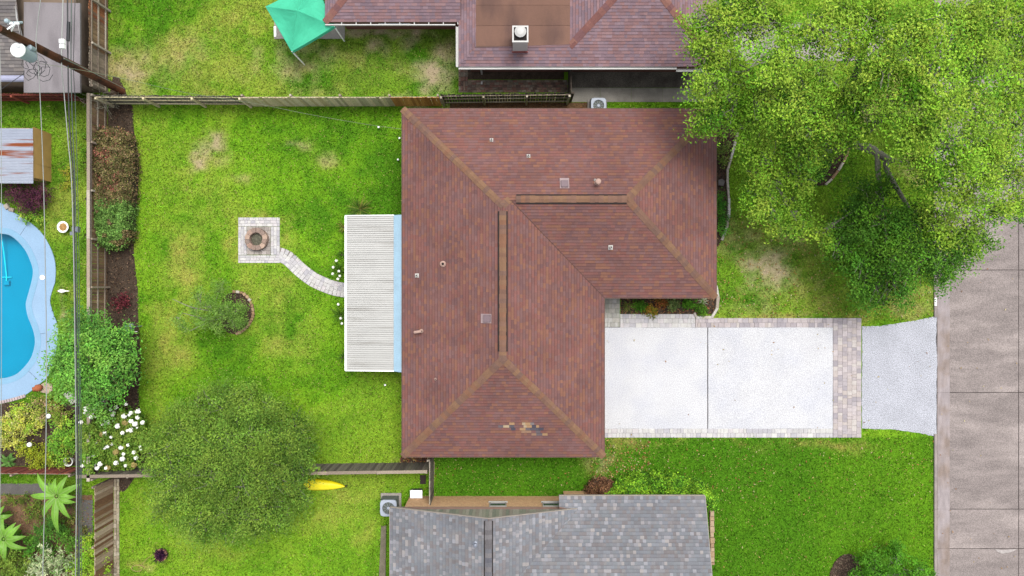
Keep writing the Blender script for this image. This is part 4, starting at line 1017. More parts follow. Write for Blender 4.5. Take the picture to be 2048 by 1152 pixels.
# ------------------------------------------------------------------ vegetation
M_leaf = mat('leaves', attr=True, rough=.75, var=0, transl=.16, spec=.06)
M_bark = mat('bark_grey', A(164,162,142), .95, .25, 5, .25, 30, .6, stretch=(3,3,1))
M_barkd = mat('bark_brown', A(110,92,76), .95, .25, 5, .25, 30, .6)
def cols(*l): return np.array([A(*c) for c in l])
def clumps(blobs, per, nleaf, seed, pal, spread=.28, shell=.55, flat=.7, tipc=None, tip_amt=.5, zmin=.08, tone=.12):
    """leaf sprays inside blobs (centre, radius); returns centres and colours"""
    g = np.random.default_rng(seed); CC = []; KK = []
    for (c, r) in blobs:
        n = max(3, int(per*r*r)); u = g.normal(size=(n,3)); u /= np.linalg.norm(u, axis=1)[:,None]
        rad = r*(shell+(1-shell)*g.random(n)**.6); inn = g.random(n) < .25; rad *= np.where(inn, g.uniform(.2,.9,n), 1)
        tw = np.array(c)+u*rad[:,None]*np.array([1,1,flat])
        m_ = nleaf; d = u*np.array([1,1,.5])
        along = g.random((n,m_,1))*spread*2-spread
        off = g.normal(size=(n,m_,3))*spread*np.array([.5,.5,.35])+d[:,None,:]*along
        L_ = tw[:,None,:]+off
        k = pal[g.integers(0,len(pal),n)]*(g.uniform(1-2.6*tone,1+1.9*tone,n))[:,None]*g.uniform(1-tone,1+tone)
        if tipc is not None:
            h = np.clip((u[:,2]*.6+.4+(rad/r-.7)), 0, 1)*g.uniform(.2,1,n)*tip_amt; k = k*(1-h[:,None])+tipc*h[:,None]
        CC.append(L_.reshape(-1,3)); KK.append(np.repeat(k, m_, axis=0))
    C = np.concatenate(CC); K = np.concatenate(KK); ok = C[:,2] > zmin
    return C[ok], K[ok]
def px_blob(px, py, z, rpx): return (tuple(P(px,py,z)), rpx*S*(H-z)/H)
def bend(a, b, r, sag=.0, k=5, amp=.12):
    a, b = Vector(a), Vector(b); L_ = (b-a).length; o1 = Vector((r.uniform(-1,1), r.uniform(-1,1), r.uniform(-.4,.8)))*L_*amp
    return [a.lerp(b, t/k)+o1*math.sin(math.pi*t/k)+Vector((0,0,sag*math.sin(math.pi*t/k))) for t in range(k+1)]

def tree(name, label, base_, limbs, blobs, per, nleaf, size, pal, seed, trunk_r,
          tipc=None, tip_amt=.5, barkm=None, spread=.28, flat=.7, up=.5, asp=.55, twigs=7, group=None, shell=.55, fork=None, twr=.012, jit=.25, tone=.12, deep=None):
    r = random.Random(seed); barkm = barkm or M_bark
    t = thing(name, label, 'tree', Vector(base_), 0, group); b0 = Vector(base_)
    mbt = MB(); fork = Vector(fork) if fork else b0+Vector((0,0,1.5))
    mid = b0.lerp(fork, .5)+Vector((r.uniform(-.08,.08), r.uniform(-.08,.08), 0))
    mbt.tube([b0-b0+Vector((0,0,-.05)), Vector((0,0,.25)), mid-b0, fork-b0], [trunk_r*1.5, trunk_r*1.1, trunk_r, trunk_r*.9], 10)
    ends = []
    for lb in limbs:
        pts = [fork]+[Vector(p) for p in lb]; sm = smoothpoly([tuple(p) for p in pts], 5, False); n = len(sm)
        mbt.tube([Vector(p)-b0 for p in sm], [trunk_r*(.75-.5*i/n) for i in range(n)], 8)
        for i in range(n//3, n): ends.append((Vector(sm[i]), trunk_r*(.75-.5*i/n)))
    if not ends: ends = [(fork, trunk_r*.8)]
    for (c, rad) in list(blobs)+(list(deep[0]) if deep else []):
        c = Vector(c); e, er = min(ends, key=lambda q: (q[0]-c).length)
        pts = bend(e, c, r); n = len(pts)
        r0 = min(er*.6, max(.025, rad*.05)); mbt.tube([p-b0 for p in pts], [r0*(1-.65*i/n) for i in range(n)], 6)
        for k in range(twigs):
            d = Vector((r.gauss(0,1), r.gauss(0,1), r.gauss(.2,.7))).normalized()*rad*r.uniform(.6,1.02); s_ = pts[r.randrange(n//2, n)]
            tip = c+Vector((d.x, d.y, d.z*flat)); tp = bend(s_, tip, r, amp=.1, k=4)
            mbt.tube([p-b0 for p in tp], [twr*1.6*(1-.7*i/5) for i in range(5)], 4, cap=False)
            m2 = tp[2]
            for _ in range(2):
                t2 = m2+Vector((r.gauss(0,1), r.gauss(0,1), r.gauss(.2,.6))).normalized()*rad*.4
                mbt.tube([m2-b0, m2.lerp(t2,.5)-b0+Vector((0,0,.03)), t2-b0], [twr, twr*.8, twr*.4], 4, cap=False)
    obj('trunk', mbt.mesh('trunk', True), barkm, t)
    C, K = clumps(blobs, per, nleaf, seed, pal, spread, shell, flat, tipc, tip_amt, tone=tone)
    if deep:      # low branches whose shade is painted in as darker leaf colours
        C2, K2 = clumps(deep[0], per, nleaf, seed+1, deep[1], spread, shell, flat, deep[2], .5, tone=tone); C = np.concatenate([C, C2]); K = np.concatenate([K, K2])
    C = C-np.array(b0)
    obj('crown', leafmesh('crown', C, K, size, up=up, asp=asp, seed=seed, jit=jit), M_leaf, t)
    return t

# big oak over the front lawn
OAK = [(1450,55,8,62),(1425,130,7.5,52),(1405,180,7,30),(1440,215,6.8,52),(1405,95,7.5,30),(1415,252,6,32),(1530,25,8.5,62),(1545,120,9,62),(1580,205,8.2,58),(1505,195,7.6,56),(1500,265,6.5,36),(1640,55,9,62),(1650,150,9,46),
 (1395,40,8,26),(1590,255,7,40),(1625,215,7.5,36),
 (1745,35,9,58),(1770,130,10,62),(1850,55,10,66),(1855,150,10.5,66),(1940,40,9.5,62),(1955,140,9.5,64),(2035,60,8.5,56),(2030,160,8.2,54),(1720,190,8.6,42),(1800,205,9.6,48),(1880,225,10,58),
 (1825,275,9.2,46),(1905,300,9.2,56),(1965,250,8.8,52),(1975,350,8,46),(2035,250,7.6,50),(2030,340,6.6,44),(1870,365,7.5,46),(1930,395,7,42),(1995,420,6,38),(2040,420,5.5,30),(1830,330,8,34),
 (1740,385,4.2,44),(1700,440,3.6,42),(1760,450,4.6,48),(1820,440,5.2,48),(1880,450,5.6,50),(1790,505,4.6,48),(1850,510,5,48),(1730,520,3.6,44),(1910,510,5,42),(1820,550,4.4,40),(1740,570,3.2,36),(1680,490,3.2,36),(1935,470,5.4,40),(1890,550,4.4,30),(1760,600,2.8,20),(1965,480,5.2,26),(1800,585,3.6,22),
 (1515,332,4.2,34),(1550,345,4.4,42),(1600,300,5,40),(1610,360,4.4,36),(1530,400,3.8,34),(1580,420,3.6,34),(1510,388,3.6,22),(1600,460,3.2,30),(1550,450,3.2,22),(1645,470,3.2,24),(1520,300,5.4,40),(1640,255,7.5,42),(1685,210,8,38),(1620,300,6,40),(1655,275,6.5,30),(1700,100,9,40),(1800,90,10,40),(1900,100,10,40),(1990,90,9,40),(1470,10,8,40),(1700,20,9,40),(1920,200,9.6,40),(2000,290,8,40),(1702,248,7.6,36),(1685,280,7,24),(1735,255,8.4,30),(2045,5,8,46),(1990,15,9,44),(2060,110,8,44),(1745,590,2.8,26),(1735,545,3.2,40),(1960,90,9.2,40),(1920,30,9.4,40),(2010,200,8.4,38),(1980,300,8,34),(1850,100,10.2,36),(2020,20,8.8,40),(1940,330,8,34)]
OAK = [(a_, b_, z_, r_*.92) for a_, b_, z_, r_ in OAK]
OAK_SHADED = [b for b in OAK if b[2] < 5.3 and b[0] > 1650]; OAKL = [b for b in OAK if b not in OAK_SHADED]  # low lobes on the right, shade put into their leaf palette
oakpal = cols((146,214,56),(132,202,54),(158,220,60),(112,186,52),(140,210,50),(94,164,50))
ob = P(1650,296)
F_ = P(1668,288,1.6)
L3 = lambda *l: [tuple(P(*p)) for p in l]
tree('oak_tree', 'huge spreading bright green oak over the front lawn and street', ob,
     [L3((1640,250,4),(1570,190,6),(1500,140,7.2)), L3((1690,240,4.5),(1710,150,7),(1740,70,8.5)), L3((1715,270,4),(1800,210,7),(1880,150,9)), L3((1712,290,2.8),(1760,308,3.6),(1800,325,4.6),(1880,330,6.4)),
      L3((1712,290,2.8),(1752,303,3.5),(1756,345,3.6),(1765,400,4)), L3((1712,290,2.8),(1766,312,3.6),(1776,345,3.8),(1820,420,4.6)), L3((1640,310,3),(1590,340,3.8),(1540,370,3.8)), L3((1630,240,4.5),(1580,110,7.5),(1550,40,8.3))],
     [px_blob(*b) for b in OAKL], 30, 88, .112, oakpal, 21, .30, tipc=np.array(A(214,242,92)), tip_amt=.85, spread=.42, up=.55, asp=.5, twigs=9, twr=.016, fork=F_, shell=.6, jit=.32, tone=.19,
     deep=([px_blob(*b) for b in OAK_SHADED], cols((84,150,48),(72,132,46),(98,166,50),(62,116,42),(120,186,50)), np.array(A(150,206,70))))

# dense round tree on the lower left
TB = [(330,900,3.4,45),(360,860,3.6,50),(400,830,3.8,50),(450,810,3.6,48),(500,810,3.4,46),(550,820,3.2,42),(590,850,3,36),(420,890,4.4,60),(480,870,4.5,60),(540,880,4.2,56),(590,910,3.4,40),
      (360,950,4,56),(420,960,4.8,62),(480,950,4.9,62),(545,950,4.4,56),(590,965,3.4,36),(340,1010,3.6,46),(400,1030,4.2,56),(470,1030,4.4,58),(535,1025,4,50),(580,1010,3.2,34),(440,1065,3.6,30),(510,1055,3.4,26),(315,950,3.2,30),(610,930,2.8,22),(450,780,3,24),(395,800,3,24),(300,905,3,22),(622,890,2.6,20),(608,1000,2.6,20),(500,785,2.8,20),(600,860,2.6,22),(392,1066,3.2,22),(555,1050,3,22)]
tree('ornamental_tree', 'wide rounded olive green tree over the fence beside the kayak', P(470,905), [], [px_blob(*b) for b in TB], 40, 58, .095,
     cols((120,170,64),(104,152,60),(136,184,70),(92,138,56),(144,190,68)), 31, .14, tipc=np.array(A(190,222,90)), tip_amt=.65, tone=.17, spread=.34, up=.5, asp=.45, twigs=6, shell=.5, fork=P(468,910,1.4), barkm=M_bark)
# crape myrtle like tree at the back fence
TC = [(150,650,3,30),(190,660,3.4,34),(230,670,3,28),(140,690,3.2,32),(180,700,3.8,38),(225,710,3.4,34),(255,725,2.8,24),(120,720,3,28),(160,745,3.6,36),(210,750,3.6,36),(245,690,2.8,22),(130,770,3,26),(175,790,3,30),(220,790,2.8,26),(200,820,2.4,22),(110,745,2.8,20),(250,760,2.6,20),(260,660,2.4,14),(190,635,2.8,20)]
tree('fence_tree', 'bright green feathery tree between swimming pool and back lawn', P(215,712), [], [px_blob(*b) for b in TC], 34, 54, .135,
     cols((120,200,81),(100,178,76),(139,220,86),(88,156,69),(130,210,73)), 41, .09, tipc=np.array(A(191,248,110)), tip_amt=.75, tone=.17, spread=.34, up=.5, asp=.42, twigs=5, shell=.5, fork=P(212,716,1.0), barkm=M_barkd)
# sparse small tree with bare grey twigs in the ringed bed
TD = [(440,580,1.6,20),(455,610,1.5,20),(420,610,1.9,18),(405,640,2,16),(390,620,2.1,14),(470,640,1.2,20),(485,620,1.0,16),(430,650,1.6,18),(370,655,2.2,12),(400,590,1.8,14),(480,650,.9,14),(355,640,2.4,10),(440,625,1.9,14)]
tree('willowy_tree', 'small sparse tree with bare grey twigs in the round mulch bed', P(474,628), [L3((455,626,1.1),(425,622,1.7),(385,615,2.3),(345,598,2.6)), L3((450,630,1.2),(410,636,1.8),(365,626,2.5)), L3((455,632,1.1),(415,645,1.7),(380,662,2.1))],
     [px_blob(*b) for b in TD], 120, 30, .10, cols((150,204,80),(132,188,72),(164,212,92),(116,166,66)), 51, .05, tipc=np.array(A(186,222,120)), spread=.2, up=.4, asp=.3, twigs=2, fork=P(466,628,.7), twr=.010)
# small leaning shrub tree at the lower right edge
TE = [(1740,1125,1.2,26),(1790,1115,1.4,26),(1830,1140,1.2,24),(1760,1160,1.6,34),(1800,1170,1.4,30),(1725,1155,1,22),(1850,1160,1,18)]
tree('street_shrub_tree', 'dark green young tree at the bottom edge near the kerb', P(1770,1150), [], [px_blob(*b) for b in TE], 60, 40, .11, cols((92,164,40),(78,144,36),(108,182,48)), 61, .05, tipc=np.array(A(154,227,81)), spread=.22, up=.5, asp=.45, twigs=5, fork=P(1772,1150,.6))

# shrubs -------------------------------------------------------------
def shrub(name, label, blobs, pal, size, per=120, nleaf=20, seed=1, spread=.16, up=.5, asp=.55, tipc=None, tip_amt=.4, flat=.8, cat='shrub', group=None, base_=None, stem=True, shell=.6, jit=.25):
    bl = [px_blob(*b) for b in blobs]; c0 = Vector(bl[0][0]); b0 = Vector(base_) if base_ else Vector((c0.x, c0.y, 0))
    t = thing(name, label, cat, b0, 0, group)
    C, K = clumps(bl, per, nleaf, seed, pal, spread, shell, flat, tipc, tip_amt, .02)
    obj('foliage', leafmesh('foliage', C-np.array(b0), K, size, up=up, asp=asp, seed=seed, jit=jit), M_leaf, t)
    if stem:
        r = random.Random(seed); ms_ = MB()
        for (c, rad) in bl:
            for _ in range(4):
                e = Vector(c)+Vector((r.uniform(-.6,.6), r.uniform(-.6,.6), r.uniform(-.2,.5)))*rad
                pts = bend(b0.lerp(Vector((c[0],c[1],0)), .7), e, r); ms_.tube([p-b0 for p in pts], [.018*(1-.1*i) for i in range(len(pts))], 5)
        obj('stems', ms_, M_barkd, t)
    return t
def hedge(name, label, poly, h, pal_fn, size, n, seed, top_h=None, cat='hedge'):
    """clipped hedge: leaves on the shell of a prism, pal_fn(px, py) picks the palette"""
    g = np.random.default_rng(seed); gpz = poly
    xs = [p[0] for p in poly]; ys = [p[1] for p in poly]
    nt_ = n//36; x = g.uniform(min(xs), max(xs), nt_*4); y = g.uniform(min(ys), max(ys), nt_*4); ok = inpoly(x, y, poly); x = x[ok][:nt_]; y = y[ok][:nt_]
    tuft = np.repeat(g.uniform(.45,1.45,len(x)), 36); lift_ = np.repeat(g.normal(0,.09,len(x)), 36)
    x = np.repeat(x, 36)+g.normal(0,.085,len(x)*36)/S; y = np.repeat(y, 36)+g.normal(0,.085,len(y)*36)/S
    # distance to outline for rounded shoulders
    dmin = np.full(len(x), 1e9); m_ = len(poly)
    for i in range(m_):
        ax, ay = poly[i]; bx_, by_ = poly[(i+1) % m_]; L2 = (bx_-ax)**2+(by_-ay)**2
        t = np.clip(((x-ax)*(bx_-ax)+(y-ay)*(by_-ay))/L2, 0, 1); dmin = np.minimum(dmin, np.hypot(x-ax-t*(bx_-ax), y-ay-t*(by_-ay)))
    rr_ = np.clip(dmin*S/.3, 0, 1); ztop = h*(.55+.45*np.sqrt(1-(1-rr_)**2))+.22*(vn(x*S, y*S, .22, seed)-.5)+.16*(vn(x*S, y*S, .9, seed+3)-.5)
    z = np.where(g.random(len(x)) < .5, ztop-g.random(len(x))*.07, ztop*np.where(rr_ < .5, g.random(len(x)), .75+.25*g.random(len(x))))
    # survey outline is that of the top, so scale with height
    f = S*(H-h*.9)/H; C = np.stack([(x-1024)*f, (576-y)*f, np.maximum(z,.03)], 1)
    K = pal_fn(x, y, g)*tuft[:,None]; C[:,2] = np.maximum(C[:,2]+lift_, .03)
    cxx, cyy = C[:,0].mean(), C[:,1].mean(); b0 = Vector((cxx, cyy, 0))
    t = thing(name, label, cat, b0); obj('foliage', leafmesh('foliage', C-np.array(b0), K, size, up=.45, asp=.6, seed=seed, jit=.3), M_leaf, t)
    core = [((p[0]-np.mean(xs))*.86+np.mean(xs), (p[1]-np.mean(ys))*.93+np.mean(ys)) for p in poly]
    obj('twig_core', MB().prism([((p[0]-1024)*f-cxx, (576-p[1])*f-cyy) for p in core], .05, h*.72), mat('twigs', A(84,70,56), .95, .4, 8, .5, 30, 1), t)
    return t
HB = cols((155,144,87),(172,154,102),(137,125,82),(140,149,82),(184,159,119),(120,122,72),(164,134,99)); HG = cols((151,200,98),(130,178,86),(169,217,110),(115,159,76),(142,191,88)); RB = cols((217,142,120),(191,125,105))
hp1 = smoothpoly([(186,268),(225,256),(262,266),(273,300),(274,340),(270,392),(266,420),(225,432),(188,412),(183,340)], 3)
hp1 = [(184+(p[0]-184)*.84, p[1]) for p in hp1]
hp2 = smoothpoly([(189,395),(222,425),(262,405),(268,440),(262,480),(235,496),(200,488),(187,450)], 3)
hp2 = [(184+(p[0]-184)*.84, p[1]) for p in hp2]
def palbrown(x, y, g):
    n = len(x); k = HB[g.integers(0,len(HB),n)]; m_ = (vn(x, y, 18, 3)+.7*g.random(n) > 1.28); k[m_] = RB[g.integers(0,2,m_.sum())]; gm = (y > 385+26*vn(x, y, 15, 5)+24*g.random(n)); k[gm] = HG[g.integers(0,len(HG),gm.sum())]; return k
def palgreen(x, y, g):
    n = len(x); k = HG[g.integers(0,len(HG),n)]; m_ = (vn(x, y, 12, 8) > .84); k[m_] = HB[g.integers(0,len(HB),m_.sum())]; return k
hedge('clipped_hedge', 'brown half dead part of the clipped hedge at the back fence', hp1, 1.35, palbrown, .085, 30000, 71)
hedge('clipped_hedge', 'green lower part of the clipped hedge at the back fence', hp2, 1.3, palgreen, .085, 16000, 72)
fh = smoothpoly([(1222,1010),(1228,975),(1250,952),(1290,944),(1340,945),(1385,953),(1415,970),(1432,995),(1430,1018),(1416,1025),(1410,1012)], 3)
fh = [(p[0], 1012-(1012-p[1])*.86) for p in fh]
def palbox(x, y, g):
    n = len(x); P_ = cols((115,181,49),(98,156,47),(137,203,56),(83,132,47)); k = P_[g.integers(0,4,n)]; e = (vn(x, y, 20, 4)+.9*g.random(n) > 1.0)
    k[e] = cols((186,240,70),(168,230,62))[g.integers(0,2,e.sum())]; return k*1.08
hedge('foundation_hedge', 'rounded bright green hedge along the grey shingle roof', fh, 1.15, palbox, .10, 42000, 73)
def paldead(x, y, g): return cols((164,120,90),(142,103,78),(186,139,100),(125,93,73))[g.integers(0,4,len(x))]
hedge('dead_shrub', 'small rust brown shrub at the left end of the rounded hedge', smoothpoly([(1175,996),(1180,968),(1200,962),(1225,966),(1228,1005),(1200,1010)],3), .8, paldead, .08, 5000, 74, cat='shrub')
# white flowering shrub
hyd = shrub('flowering_shrub', 'leafy shrub dotted with white flower heads beside the olive tree', [(220,870,1.1,40),(190,850,1.0,32),(255,850,1.0,34),(200,905,1.0,34),(250,905,1.0,34),(180,880,.9,26),(270,880,.9,24),(225,925,.8,22),(176,900,1.85,18),(177,868,1.85,18),(178,932,1.8,13),(190,890,1.6,20)],
            cols((120,178,61),(105,159,56),(142,198,73),(164,203,81)), .11, 190, 26, 81, tipc=np.array(A(210,232,105)))
M_flw = mat('white_petals', (.82,.82,.76), .7, .06, 8, transl=.2)
M_flt = mat('tan_petals', A(196,176,104), .8, .1, 8)
fm = MB(); rq = random.Random(6)
for i in range(26):
    u = Vector((rq.gauss(0,1), rq.gauss(0,1), abs(rq.gauss(0,1)))).normalized(); t1 = u.cross(Vector((.3,.5,.8))).normalized(); t2 = u.cross(t1)
    c = u*.085*Vector((1,1,.7)).length/1.6; s_ = .045
    fm.add([c-t1*s_, c-t2*s_+u*.012, c+t1*s_, c+t2*s_+u*.012], [(0,1,2,3)])
fme = fm.mesh('flower'); fme.materials.append(M_flw); fmt = fme.copy(); fmt.materials.clear(); fmt.materials.append(M_flt)
FL = [(232,815),(252,808),(200,808),(172,818),(162,845),(182,834),(215,845),(235,852),(248,832),(262,826),(277,822),(285,845),(168,866),(178,860),(210,866),(222,874),(262,860),(270,848),(245,866),(242,895),(180,900),(192,886),(186,910),(165,932),(215,893),(268,905),(272,916),(247,908),(200,928),(194,936),(232,926),(212,936),(245,918),(262,842),(178,872),(205,800),(225,830),(275,835),(180,820),(256,890)]
for i, (a_, b_) in enumerate(FL):
    z = 1.72+R.uniform(-.12,.12); q = P(a_, b_, z)-hyd.location; s_ = R.uniform(.75,1.35); obj('flower', fme, None, hyd, q, R.uniform(0,6), (s_,s_,s_))
for i in range(34):
    a_, b_ = 168+R.random()*115, 812+R.random()*125; q = P(a_, b_, 1.6)-hyd.location; s_ = R.uniform(.45,.85); obj('flower', fme, None, hyd, q, R.uniform(0,6), (s_,s_,s_))
for (a_, b_) in ((205,868),(215,935),(268,930),(232,905),(196,884),(250,845),(204,828)):
    q = P(a_, b_, 1.62)-hyd.location; obj('faded_flower', fmt, None, hyd, q, R.uniform(0,6), (1.5,1.5,1.4))
YG = cols((240,250,95),(213,250,86),(250,250,116),(181,231,80),(250,250,123),(250,250,157))
GG = cols((160,228,77),(138,203,70),(190,250,89),(224,250,97))
shrub('garden_shrub', 'tall yellow green shrub below the pool deck rim', [(40,835,.7,26),(20,850,.7,24),(60,850,.7,24)], YG, .09, 130, 20, 91)
shrub('garden_shrub', 'pinkish tinged shrub beside the fallen terracotta pot', [(95,818,.6,26),(75,805,.5,18),(120,830,.6,20)], cols((203,203,105),(178,198,81),(222,191,142),(154,186,71)), .09, 130, 20, 92)
shrub('garden_shrub', 'dark gapped green shrub left of the white flowering shrub', [(130,860,.7,28),(115,890,.6,22),(140,895,.6,18)], GG, .10, 100, 20, 93)
shrub('garden_shrub', 'bright yellow shrub in front of the red brown fence', [(75,912,.5,22),(55,900,.5,18),(92,920,.5,14),(70,930,.4,12)], cols((225,234,71),(203,217,66),(178,203,61)), .08, 130, 20, 94)
shrub('garden_shrub', 'green shrub at the left picture edge beside the broad leaf rosette', [(12,880,.6,22),(35,888,.5,16),(-10,860,.6,24)], YG, .09, 120, 20, 95)
shrub('garden_shrub', 'round green shrub tucked beside the white ring pot', [(122,922,.5,16),(105,918,.4,12)], GG, .08, 130, 18, 96)
shrub('purple_shrub', 'dark purple leaved shrub between the shed and the pool', [(50,388,1.0,30),(25,385,.9,24),(80,385,.9,22),(55,410,.8,22),(75,400,.8,20)], cols((127,71,95),(108,61,83),(154,88,110),(93,56,76)), .10, 110, 18, 97, asp=.3)
shrub('low_shrub', 'low green ground plant at the pool deck beside the purple shrub', [(60,432,.25,16),(78,436,.25,12),(45,428,.25,10)], GG, .08, 160, 18, 98, flat=.5)
shrub('low_shrub', 'sprawling yellow green weed along the back of the fence', [(165,300,.3,12),(163,330,.3,10),(168,270,.3,10)], cols((164,222,69),(142,203,61)), .08, 160, 18, 99, flat=.5)
shrub('low_shrub', 'yellowish weed patch beside the overhead cables and hedge', [(135,345,.25,14),(130,370,.2,12)], cols((222,212,81),(191,203,73)), .07, 120, 16, 100, flat=.4)
shrub('low_shrub', 'bright green weed clump against the back fence by the white bowl', [(170,450,.3,10),(166,475,.3,9),(172,560,.3,8)], cols((173,239,69),(149,217,61)), .08, 150, 16, 101, flat=.5)
shrub('small_maple', 'small dark red plant in the back mulch bed', [(240,605,.5,16),(252,598,.4,10)], cols((134,61,73),(112,56,66),(156,76,83)), .09, 120, 18, 102)
shrub('garden_shrub', 'deep green shrub beside the lower banana plant', [(105,1055,.8,24),(85,1070,.7,20),(95,1095,.7,18)], cols((100,159,61),(86,137,56),(120,183,71)), .09, 120, 20, 103)
shrub('garden_shrub', 'pale variegated long leaved shrub at the bottom left', [(100,1120,1.0,34),(70,1140,.9,28),(135,1130,.9,26),(95,1160,.9,34)], cols((222,239,178),(191,217,149),(142,181,100),(239,248,198)), .17, 55, 16, 104, asp=.3)
shrub('garden_shrub', 'olive green shrub in the bottom left picture corner', [(25,1120,.8,36),(5,1140,.8,28),(40,1150,.8,26)], cols((144,178,69),(125,159,61),(166,195,81)), .09, 120, 20, 105)
shrub('garden_shrub', 'lime green shrub against the streaky brown fence', [(180,1110,.9,28),(160,1140,.9,26),(195,1145,.9,24),(175,1085,.8,16)], cols((191,248,71),(166,232,64),(212,248,88)), .09, 120, 20, 106)
shrub('garden_shrub', 'mid green shrub between the cables and banana plant', [(135,1085,.7,20),(120,1070,.6,14)], cols((130,191,69),(110,166,61)), .09, 120, 18, 107)
# little plants in the front and side beds
shrub('bed_shrub', 'dark green shrub under the oak at the house side bed', [(1443,415,.5,14),(1446,440,.5,14),(1440,395,.45,10),(1446,462,.4,10)], cols((98,178,56),(81,151,51),(120,203,64)), .07, 200, 18, 111)
shrub('bed_shrub', 'loose shrub at the top of the house side bed', [(1446,290,.5,16),(1452,320,.4,12),(1440,305,.4,10)], cols((142,178,76),(125,159,69),(178,191,105)), .08, 120, 16, 112)
oakbed = [(1610,290,.35,30),(1640,310,.35,30),(1600,330,.3,26),(1625,345,.3,24)]
shrub('ground_cover', 'low green ground cover around the oak trunk inside the edging', oakbed, cols((98,166,59),(83,144,54),(120,186,69)), .08, 160, 18, 113, flat=.5, cat='ground cover')
for (a_, b_, lab, pc_) in ((1280,610,'bright green rosette beside the paver walk in the front bed',((110,170,50),(92,150,44))),(1300,618,'yellow orange leaved plant in the middle of the front bed',((196,150,60),(150,160,56))),
                          (1345,606,'pale leafed plant in the right half of the front bed',((150,168,100),(120,150,80))),(1375,604,'bright green leafy plant near the corner of the front bed',((110,176,48),(92,150,44))),
                          (1400,616,'low green plant by the white corner edging',((100,150,46),(84,130,40))),(1322,602,'rusty leaved plant against the wall in the front bed',((180,112,60),(140,120,56)))):
    shrub('bed_plant', lab, [(a_,b_,.22,11),(a_+7,b_+4,.18,8)], cols(*pc_), .09, 300, 14, a_, flat=.6, cat='plant')

def strap(mb, base_, ang, ln, wd, rise, droop, n=6, c=None, fold=.25):
    """one strap leaf as a folded arching strip"""
    d = Vector((math.cos(ang), math.sin(ang), 0)); s_ = Vector((-d.y, d.x, 0)); V = []
    for i in range(n+1):
        t = i/n; p = Vector(base_)+d*ln*t+Vector((0,0,rise*math.sin(math.pi*.55*t)-droop*t*t)); w_ = wd*math.sin(math.pi*(.12+.88*t)**.8)*.5 if i < n else .004
        V += [p-s_*w_+Vector((0,0,fold*w_)), p, p+s_*w_+Vector((0,0,fold*w_))]
    Fq = []
    for i in range(n):
        a = 3*i; Fq += [(a,a+1,a+4,a+3),(a+1,a+2,a+5,a+4)]
    mb.add(V, Fq, c)
def spiky(name, label, px, py, n, ln, wd, pal, seed, rise=.5, cat='plant', each=False):
    r = random.Random(seed); b0 = P(px, py); t = thing(name, label, cat, b0); mb = MB()
    for i in range(n):
        c = A(*r.choice(pal)); a = r.uniform(0, 6.283); k = r.uniform(.6,1.1)
        strap(mb, (r.uniform(-.05,.05), r.uniform(-.05,.05), .02), a, ln*k, wd, rise*r.uniform(.5,1.3), .25*r.uniform(.4,1.4), 5, c)
    obj('leaves', mb, M_leaf, t); obj('crown_base', MB().lathe([(.06,0),(.05,.08),(.02,.12)], 8), M_barkd, t)
    return t
SPP = ((120,160,60),(104,144,56),(176,176,90),(90,124,50),(150,164,74))
spiky('yucca', 'large spiky yucca at the top corner of the white patio cover', 721, 420, 70, .75, .035, SPP, 1, .45)
spiky('daylily', 'yellowish daylily clump left of the patio cover corner', 688, 455, 40, .45, .03, ((160,176,70),(130,160,60),(186,180,90)), 2, .35)
dl1 = spiky('daylily', 'white flowered daylily clump above the curved path end', 680, 540, 60, .5, .03, ((110,160,50),(92,140,46),(130,174,60)), 3, .4)
dl2 = spiky('daylily', 'green daylily clump below the curved path end', 682, 630, 60, .55, .03, ((110,160,50),(92,140,46),(130,174,60)), 4, .4)
spiky('daylily', 'small green strap leaved clump near the lower patio edge', 685, 715, 26, .4, .03, ((120,170,60),(100,150,50)), 5, .3)
spiky('daylily', 'thin green grass clump beside the upper patio edge', 684, 510, 26, .35, .025, ((120,170,60),(100,150,50)), 6, .3)
spiky('spider_plant', 'white striped spiky plant in the front bed corner', 1405, 603, 26, .36, .035, ((200,206,180),(170,186,140),(190,196,160)), 7, .25)
spiky('strap_plant', 'tan strappy plant at the left end of the front bed', 1256, 612, 30, .4, .03, ((176,166,100),(150,160,80),(120,146,60)), 8, .3)
spiky('broad_rosette', 'broad leaved green rosette at the left picture edge', 20, 922, 30, .5, .13, ((120,172,84),(104,156,76),(140,186,100)), 9, .3)
for root, fl in ((dl1, ((-3,-18),(-9,-5),(2,3),(-10,8),(4,12),(0,18))), (dl2, ((-1,-22),(4,6),(6,16)))):
    for (a_, b_) in fl: obj('flower', fme, None, root, (a_*S, -b_*S, .5), R.uniform(0,6), (.7,.7,.7))
